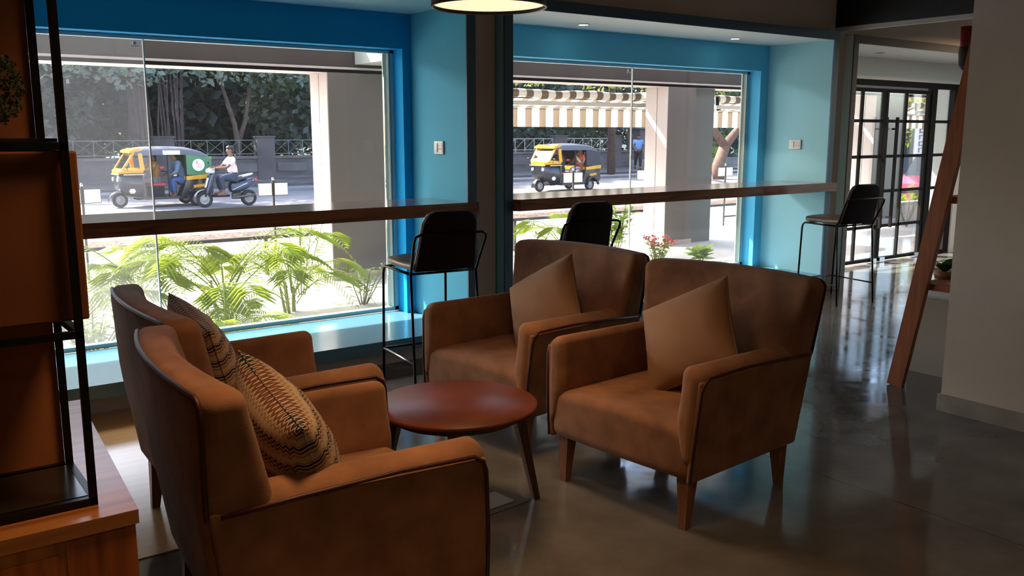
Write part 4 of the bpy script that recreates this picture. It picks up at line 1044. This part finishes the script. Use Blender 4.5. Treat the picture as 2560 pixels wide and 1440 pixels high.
def rickshaw(loc, rz, label, canopy, side_sign):
    t = thing('auto_rickshaw', label, 'auto rickshaw', loc, rz, 'auto rickshaws driving on the road')
    wheel(t, -1.0, 0, .20, .20, .09); wheel(t, .88, -.52, .20, .20, .10); wheel(t, .88, .52, .20, .20, .10)
    # front mudguard
    P = []
    for i in range(13):
        a = radians(-10 + 190 * i / 12); r = .265
        P.append([(-1.0 - r * cos(a) * 1.12, w * .085, .20 + r * sin(a) - abs(w) ** 2 * .02) for w in (-1, -.6, 0, .6, 1)])
    MB().grid(P).build('mudguard', RBLK, t)
    # front cowl: lofted sections from nose to cabin
    def loft(b, secs):
        b.grid([s_ + [s_[0]] for s_ in secs]); b.add(secs[0], [tuple(range(len(secs[0])))[::-1]]); b.add(secs[-1], [tuple(range(len(secs[-1])))])
    def sec(x, hw, z0, z1, c=.5):
        n = 16; out = []
        for k in range(n):
            a = 2 * pi * k / n; ca, sa = cos(a), sin(a); e = .55
            out.append((x, hw * abs(ca) ** e * (1 if ca >= 0 else -1), (z0 + z1) / 2 + (z1 - z0) / 2 * abs(sa) ** e * (1 if sa >= 0 else -1)))
        return out
    b = MB(); loft(b, [sec(-1.08, .22, .60, .88), sec(-1.06, .34, .50, .90), sec(-.98, .42, .42, .92), sec(-.80, .47, .28, .93), sec(-.55, .52, .24, .92), sec(-.47, .53, .24, .90)]); b.build('front_body', RBLK, t)
    # yellow band, pillars and roof lip
    b = MB(); loft(b, [sec(-1.085, .33, .90, 1.02), sec(-1.03, .42, .90, 1.05), sec(-.80, .50, .90, 1.05), sec(-.48, .54, .90, 1.05)])
    for s in (-1, 1):
        b.bar((-.98, s * .43, 1.02), (-.66, s * .44, 1.50), .05, .07, (0, 1, 0)); b.bar((-.50, s * .53, 1.0), (-.54, s * .50, 1.45), .05, .10, (1, 0, 0))
    b.prism([(-.80, 1.46), (-.79, 1.52), (-.60, 1.585), (-.45, 1.56), (-.47, 1.46), (-.62, 1.50)], -.50, .50)
    b.build('yellow_front', YEL, t)
    MB().add([(-.985, -.41, 1.03), (-.985, .41, 1.03), (-.69, .42, 1.48), (-.69, -.42, 1.48)], [(0, 1, 2, 3)]).build('windscreen', MATS['rickshaw_windscreen'], t)
    MB().box(-1.10, -1.06, -.36, .36, .885, .905).box(-.98, -.46, -.545, -.52, .885, .905).box(-.98, -.46, .52, .545, .885, .905).build('white_trim', mat('trim_white', (.7, .7, .72), .4), t)
    for s in (-1, 1): MB().cyl((-1.10, s * .26, .76), .055, .03, 16, axis='x').build('headlamp', LGT, t)
    b = MB()
    for s in (-1, 1): b.tube([(-.86, s * .50, .98), (-.92, s * .62, 1.08)], .008, 6); b.soft(.03, .05, .035, .015, (-.93, s * .66, 1.10), k=2, mid=1)
    b.build('mirrors', RBLK, t)
    # roof canvas
    rows = []
    for i, (x, zt, hw) in enumerate([(-.66, 1.565, .50), (-.4, 1.60, .54), (0, 1.605, .58), (.5, 1.60, .62), (.8, 1.57, .63), (1.05, 1.50, .63), (1.24, 1.40, .60), (1.30, 1.28, .58)]):
        zs = 1.40 - .10 * cl01((x - .8) / .5); rows.append([(x, -hw, zs), (x, -hw * 1.0, zt - .09), (x, -hw * .85, zt - .015), (x, 0, zt + .02), (x, hw * .85, zt - .015), (x, hw * 1.0, zt - .09), (x, hw, zs)])
    MB().grid(rows).build('roof_canvas', CANV, t)
    # rear canopy sides and back
    b = MB()
    for s in (-1, 1): b.add([(.62, s * .63, .86), (1.30, s * .61, .84), (1.32, s * .60, 1.30), (1.2, s * .61, 1.36), (.9, s * .63, 1.40), (.62, s * .63, 1.40)], [(0, 1, 2, 3, 4, 5)])
    b.add([(1.31, -.61, .84), (1.31, .61, .84), (1.32, .59, 1.34), (1.32, -.59, 1.34)], [(0, 1, 2, 3)])
    b.build('rear_canopy', canopy, t)
    b = MB(); b.prism([(.60, .72), (1.33, .76), (1.33, .88), (.60, .82)], -.645, .645); b.prism([(.78, .50), (1.10, .53), (1.10, .61), (.78, .58)], -.65, .65); b.build('yellow_belt', YEL, t)
    b = MB(); b.prism([(.42, .24), (.60, .72), (1.32, .78), (1.32, .34), (1.16, .30), (1.10, .44), (.88, .50), (.68, .44), (.62, .26)], -.62, .62)
    b.box(-.48, .62, -.58, .58, .22, .29); b.box(-.52, -.46, -.53, .53, .25, .88); b.build('rear_body', RBLK, t)
    b = MB()
    for s in (-1, 1): b.prism([(.64, .20), (.68, .42), (.80, .50), (1.0, .50), (1.14, .40), (1.22, .20), (1.16, .20), (1.08, .36), (.98, .44), (.82, .44), (.72, .36), (.68, .20)], s * .66 - .03, s * .66 + .03)
    b.build('rear_mudguards', RBLK, t)
    b = MB(); b.box(-.26, .10, -.28, .28, .29, .56); b.build('engine_box', mat('box_black', (.02, .02, .025), .6), t)
    MB().soft(.22, .30, .045, .03, (-.06, 0, .60), k=2, mid=2).build('driver_seat', REDV, t)
    MB().soft(.20, .58, .06, .04, (.76, 0, .60), k=2, mid=2).soft(.05, .58, .22, .04, (.98, 0, .85), k=2, mid=2).build('passenger_seat', mat('seat_black', (.03, .03, .035), .6), t)
    b = MB()
    for s in (-1, 1): b.bar((.14, s * .56, .29), (.14, s * .56, 1.42), .025); b.bar((.60, s * .60, .72), (.60, s * .60, 1.42), .03)
    b.bar((.14, -.56, .95), (.14, .56, .95), .02); b.build('cabin_frame', BLACKM, t)
    b = MB(); b.tube([(-.80, 0, .60), (-.62, 0, .96)], .02, 8); b.tube([(-.60, -.26, 1.0), (-.62, 0, .98), (-.60, .26, 1.0)], .014, 8); b.build('handlebar', BLACKM, t)
    o = MB().prism([(-.78 + .085, .46), (-.78 + .045, .52), (-.78 - .045, .52), (-.78 - .085, .46), (-.78 - .045, .40), (-.78 + .045, .40)], side_sign * .485 - .006, side_sign * .485 + .014); o.build('side_emblem', WHITE, t)
    return t
RK1 = rickshaw((6.80, 25.70, GZ), 0, 'auto rickshaw with green rear canopy and round white decal, in the left window', GRN, -1)
b = MB(); b.cyl((.94, -.645, 1.12), .165, .01, 32, axis='y'); dc = b.build('round_decal', WHITE, RK1)
b = MB(); b.tube([(.87, -.648, 1.20), (.90, -.648, 1.225), (.92, -.648, 1.20), (.87, -.648, 1.15), (.93, -.648, 1.15)], .008, 5)
b.tube([(.93, -.648, 1.12), (.99, -.648, 1.135), (1.04, -.648, 1.11)], .004, 5); b.tube([(.88, -.648, 1.08), (.95, -.648, 1.06), (1.02, -.648, 1.065)], .004, 5); b.build('decal_marks', mat('decal_red', (.5, .03, .04), .5), dc)
MB().box(.02, .46, -.66, -.63, 1.41, 1.52).build('roof_sign', WHITE, RK1)
MB().box(.0, .12, -.30, -.24, 1.03, 1.09).build('meter', REDV, RK1)
RK2 = rickshaw((19.95, 24.3, GZ), radians(4), 'auto rickshaw with yellow front and dark rear canopy, in the right window', mat('dark_canvas', (.035, .035, .045), .7), -1)
MB().box(.0, .12, -.30, -.24, 1.03, 1.09).build('meter', REDV, RK2)
FW = Matrix.Rotation(pi, 4, 'Z')          # people face -x like the vehicles
cloth = lambda n, c: mat(n, c, .8)
def at(v, rz=0): return Matrix.Translation(v) @ Matrix.Rotation(pi + rz, 4, 'Z')
person('rickshaw driver in a khaki shirt and grey trousers holding the handlebar, green rickshaw', at((6.78, 25.70, GZ)), seated(.05, 1.02, .52, .68, .40, .42), cloth('khaki_shirt', (.28, .15, .05)), cloth('grey_trousers', (.20, .17, .16)), shoe=RUB, sleeve='long', group=None)
person('passenger in a blue-grey striped shirt and jeans leaning forward in the green rickshaw', at((7.46, 25.45, GZ)), seated(.18, .88, .42, .70, .36, .30), cloth('bluegrey_shirt', (.10, .15, .22)), cloth('blue_jeans', (.05, .10, .24)), shoe=RUB, sleeve='long')
person('driver wrapped in a purple head scarf at the front of the dark rickshaw', at((19.95 - .03, 24.3, GZ), radians(4)), seated(.05, 1.02, .52, .68, .40, .42), cloth('dark_green_shirt', (.03, .04, .045)), cloth('dark_trousers', (.02, .02, .03)), scarf=cloth('purple_scarf', (.35, .14, .50)), shoe=RUB, sleeve='long')
wm = person('woman in a red and cream sari sitting at the open side of the dark rickshaw', at((19.95 + .66, 24.02, GZ), radians(4)), seated(.0, .95, .30, .70, .38, .36, .10), cloth('red_sari', (.42, .08, .045)), cloth('pale_skirt', (.50, .48, .52)), hairlong=True, skirt=True, shoe=RUB)
MB().tube([(.10, -.16, 1.22), (.16, .02, 1.08), (.12, .17, .92)], [.03, .045, .04], 8).build('sari_drape', cloth('cream_sari_border', (.62, .50, .36)), wm)
# walker
Jw = dict(pelvis=(0, 0, .92), chest=(.02, 0, 1.32), head=(.04, 0, 1.605), shL=(.02, .19, 1.40), shR=(.02, -.19, 1.40), elL=(-.05, .26, 1.14), elR=(.08, -.26, 1.14), wrL=(.08, .24, .95), wrR=(.24, -.2, 1.02), knL=(.14, .10, .50), knR=(-.02, -.10, .50), anL=(.10, .10, .08), anR=(-.22, -.10, .12))
person('pedestrian in a light blue shirt and dark trousers walking on the far footpath', Matrix.Translation((xat(1592, 32.6), 32.6, -.22)) @ Matrix.Rotation(radians(-125), 4, 'Z'), Jw, cloth('light_blue_shirt', (.16, .30, .60)), cloth('black_trousers', (.015, .015, .02)), shoe=RUB)

# ------------------------------------------------------------ scooter and rider (forward is -x)
NAVY = mat('scooter_navy', (.012, .022, .055), .25, coat=.6)
SX, SY = 8.28, 24.45
t = thing('motor_scooter', 'dark blue motor scooter with silver trim following the green auto rickshaw', 'scooter', (SX, SY, GZ), 0)
wheel(t, -.62, 0, .22, .22, .09); wheel(t, .60, 0, .22, .22, .10)
P = []
for i in range(9):
    a = radians(20 + 140 * i / 8); P.append([(-.62 - .27 * cos(a), w * .07, .22 + .26 * sin(a)) for w in (-1, -.5, 0, .5, 1)])
MB().grid(P).build('front_fender', SILV, t)
b = MB(); b.tube([(-.62, 0, .22), (-.50, 0, .55), (-.40, 0, .92)], .03, 8); b.build('fork', BLACKM, t)
b = MB(); b.soft(.05, .20, .27, .045, (0, 0, 0), lambda x, y, z: (-.47 + x + .32 * z - .25 * y * y * 2, y * (1 - .35 * cl01(-z * 2)), .62 + z), k=3, mid=4); b.build('front_apron', NAVY, t)
b = MB(); b.soft(.02, .06, .13, .018, (0, 0, 0), lambda x, y, z: (-.535 + x + .32 * z, y, .66 + z), k=2, mid=2); b.build('apron_panel', SILV, t)
b = MB(); b.soft(.09, .13, .07, .05, (-.42, 0, .97), k=3, mid=2); b.build('headlamp_cowl', SILV, t)
MB().soft(.02, .07, .04, .018, (-.51, 0, .97), k=2, mid=1).build('headlamp', LGT, t)
b = MB(); b.tube([(-.30, -.33, 1.0), (-.36, -.12, 1.02), (-.36, .12, 1.02), (-.30, .33, 1.0)], .014, 8)
for s in (-1, 1): b.tube([(-.34, s * .22, 1.02), (-.38, s * .27, 1.16)], .006, 5); b.soft(.012, .045, .03, .01, (-.38, s * .28, 1.19), k=2, mid=1)
b.build('handlebar', BLACKM, t)
MB().soft(.22, .14, .03, .02, (-.18, 0, .30), k=2, mid=2).build('footboard', BLACKM, t)
b = MB(); b.soft(.36, .15, .15, .10, (0, 0, 0), lambda x, y, z: (.42 + x, y * (1 - .5 * cl01((x - .1) / .3)), .52 + z * (1 - .3 * cl01((x) / .4)) + .18 * cl01((x + .1) / .5)), k=3, mid=4); b.build('side_panels', NAVY, t)
b = MB(); b.tube([(.10, -.155, .45), (.40, -.165, .58), (.74, -.08, .70)], .014, 6); b.tube([(.10, .155, .45), (.40, .165, .58), (.74, .08, .70)], .014, 6); b.build('side_trim', SILV, t)
b = MB(); b.soft(.32, .13, .045, .04, (0, 0, 0), lambda x, y, z: (.22 + x, y, .735 + z + .05 * cl01((x - .02) / .2)), k=3, mid=4); b.build('seat', mat('scooter_seat', (.06, .055, .06), .6), t)
b = MB(); b.tube([(.40, -.12, .80), (.66, -.12, .86), (.74, 0, .88), (.66, .12, .86), (.40, .12, .80)], .02, 8); b.build('grab_rail', SILV, t)
MB().soft(.05, .08, .04, .03, (.80, 0, .70), k=2, mid=1).build('tail_lamp', REDV, t)
b = MB(); b.soft(.26, .05, .09, .04, (.42, .10, .28), k=2, mid=2); b.tube([(.1, -.12, .24), (.75, -.13, .30)], .035, 10); b.build('engine_and_exhaust', mat('engine_grey', (.12, .11, .11), .5, metal=.5), t)
Js = seated(.03, 1.05, .50, .80, .36, .30, .13); Js['anL'] = Vector((.32, .13, .39)); Js['anR'] = Vector((.32, -.13, .39)); Js['knL'] = Vector((.40, .15, .80)); Js['knR'] = Vector((.40, -.15, .80))
person('scooter rider in a pale pink shirt and dark trousers, both hands on the handlebar', at((SX + .20, SY, GZ)), Js, cloth('pale_pink_shirt', (.78, .62, .68)), cloth('charcoal_trousers', (.035, .045, .075)), shoe=cloth('brown_shoe', (.20, .08, .06)))

# ------------------------------------------------------------ parked red car, building and banner seen through the door
t = thing('parked_car', 'parked red car seen through the middle panes of the glazed door', 'car', (xat(2330, 11.9) + .5, 11.9, -.36), radians(8))
RED = mat('car_red', (.30, .02, .045), .25, coat=.8)
def carsec(x, hw, z0, z1, hw2):
    return [(x, -hw, z0), (x, -hw, lerp(z0, z1, .6)), (x, -hw2, z1), (x, hw2, z1), (x, hw, lerp(z0, z1, .6)), (x, hw, z0)]
b = MB(); S_ = [carsec(-1.9, .62, .30, .62, .55), carsec(-1.75, .76, .22, .74, .68), carsec(-1.0, .80, .2, .88, .72), carsec(-.7, .82, .2, .92, .74), carsec(1.5, .82, .2, .96, .74), carsec(1.85, .78, .25, .90, .66), carsec(1.95, .7, .35, .8, .6)]
b.grid([s_ + [s_[0]] for s_ in S_], smooth=False); b.add(S_[0], [tuple(range(6))]); b.add(S_[-1], [tuple(range(6))]); b.build('car_body', RED, t)
b = MB(); b.prism([(-.85, .90), (-.25, 1.36), (.95, 1.40), (1.6, .95)], -.66, .66); b.build('cabin_glass', mat('car_glass', (.03, .035, .04), .1), t)
b = MB(); b.prism([(-.28, 1.37), (-.2, 1.42), (.9, 1.45), (1.02, 1.40)], -.62, .62); b.build('roof', RED, t)
for x in (-1.2, 1.25):
    for y in (-.78, .78): wheel(t, x, y, .29, .29, .18)
b = MB()
for s in (-1, 1): b.soft(.05, .12, .06, .03, (-1.82, s * .55, .66), k=2, mid=1)
b.build('headlamps', LGT, t)
t = thing('roadside_building', 'pale roadside building behind the red car through the glazed door', 'building', (36, 21, -.4), 0)
b = MB(); b.box(-4, 12, 0, 5, 0, 6); b.build('wall', mat('building_render', (.15, .15, .16), .85, var=.2, vscale=.6), t)
for i in range(4): MB().box(-3 + i * 3, -1.6 + i * 3, -.05, .02, 1.0, 2.2).build('window', mat('dark_window', (.05, .055, .06), .2), t)
t = thing('vertical_banner', 'tall white banner with dark lettering-like marks beyond the glazed door', 'banner', (xat(2290, 14.6), 14.6, -.4), 0)
b = MB(); b.box(-.38, .38, -.02, .0, .7, 2.45); b.build('banner_sheet', mat('banner_white', (.72, .73, .78), .6), t)
b = MB()
for k in range(8):
    z = 2.3 - k * .19
    b.box(-.16, -.10, -.03, -.021, z - .13, z); b.box(-.10, .12, -.03, -.021, z - .02, z)
    if k % 2: b.box(-.10, .10, -.03, -.021, z - .13, z - .105)
    else: b.box(.08, .13, -.03, -.021, z - .13, z)
b.build('banner_marks', mat('banner_ink', (.08, .08, .10), .6), t)
b = MB(); b.bar((-.42, .02, 0), (-.42, .02, 2.5), .04); b.bar((.42, .02, 0), (.42, .02, 2.5), .04); b.build('banner_frame', BLACKM, t)
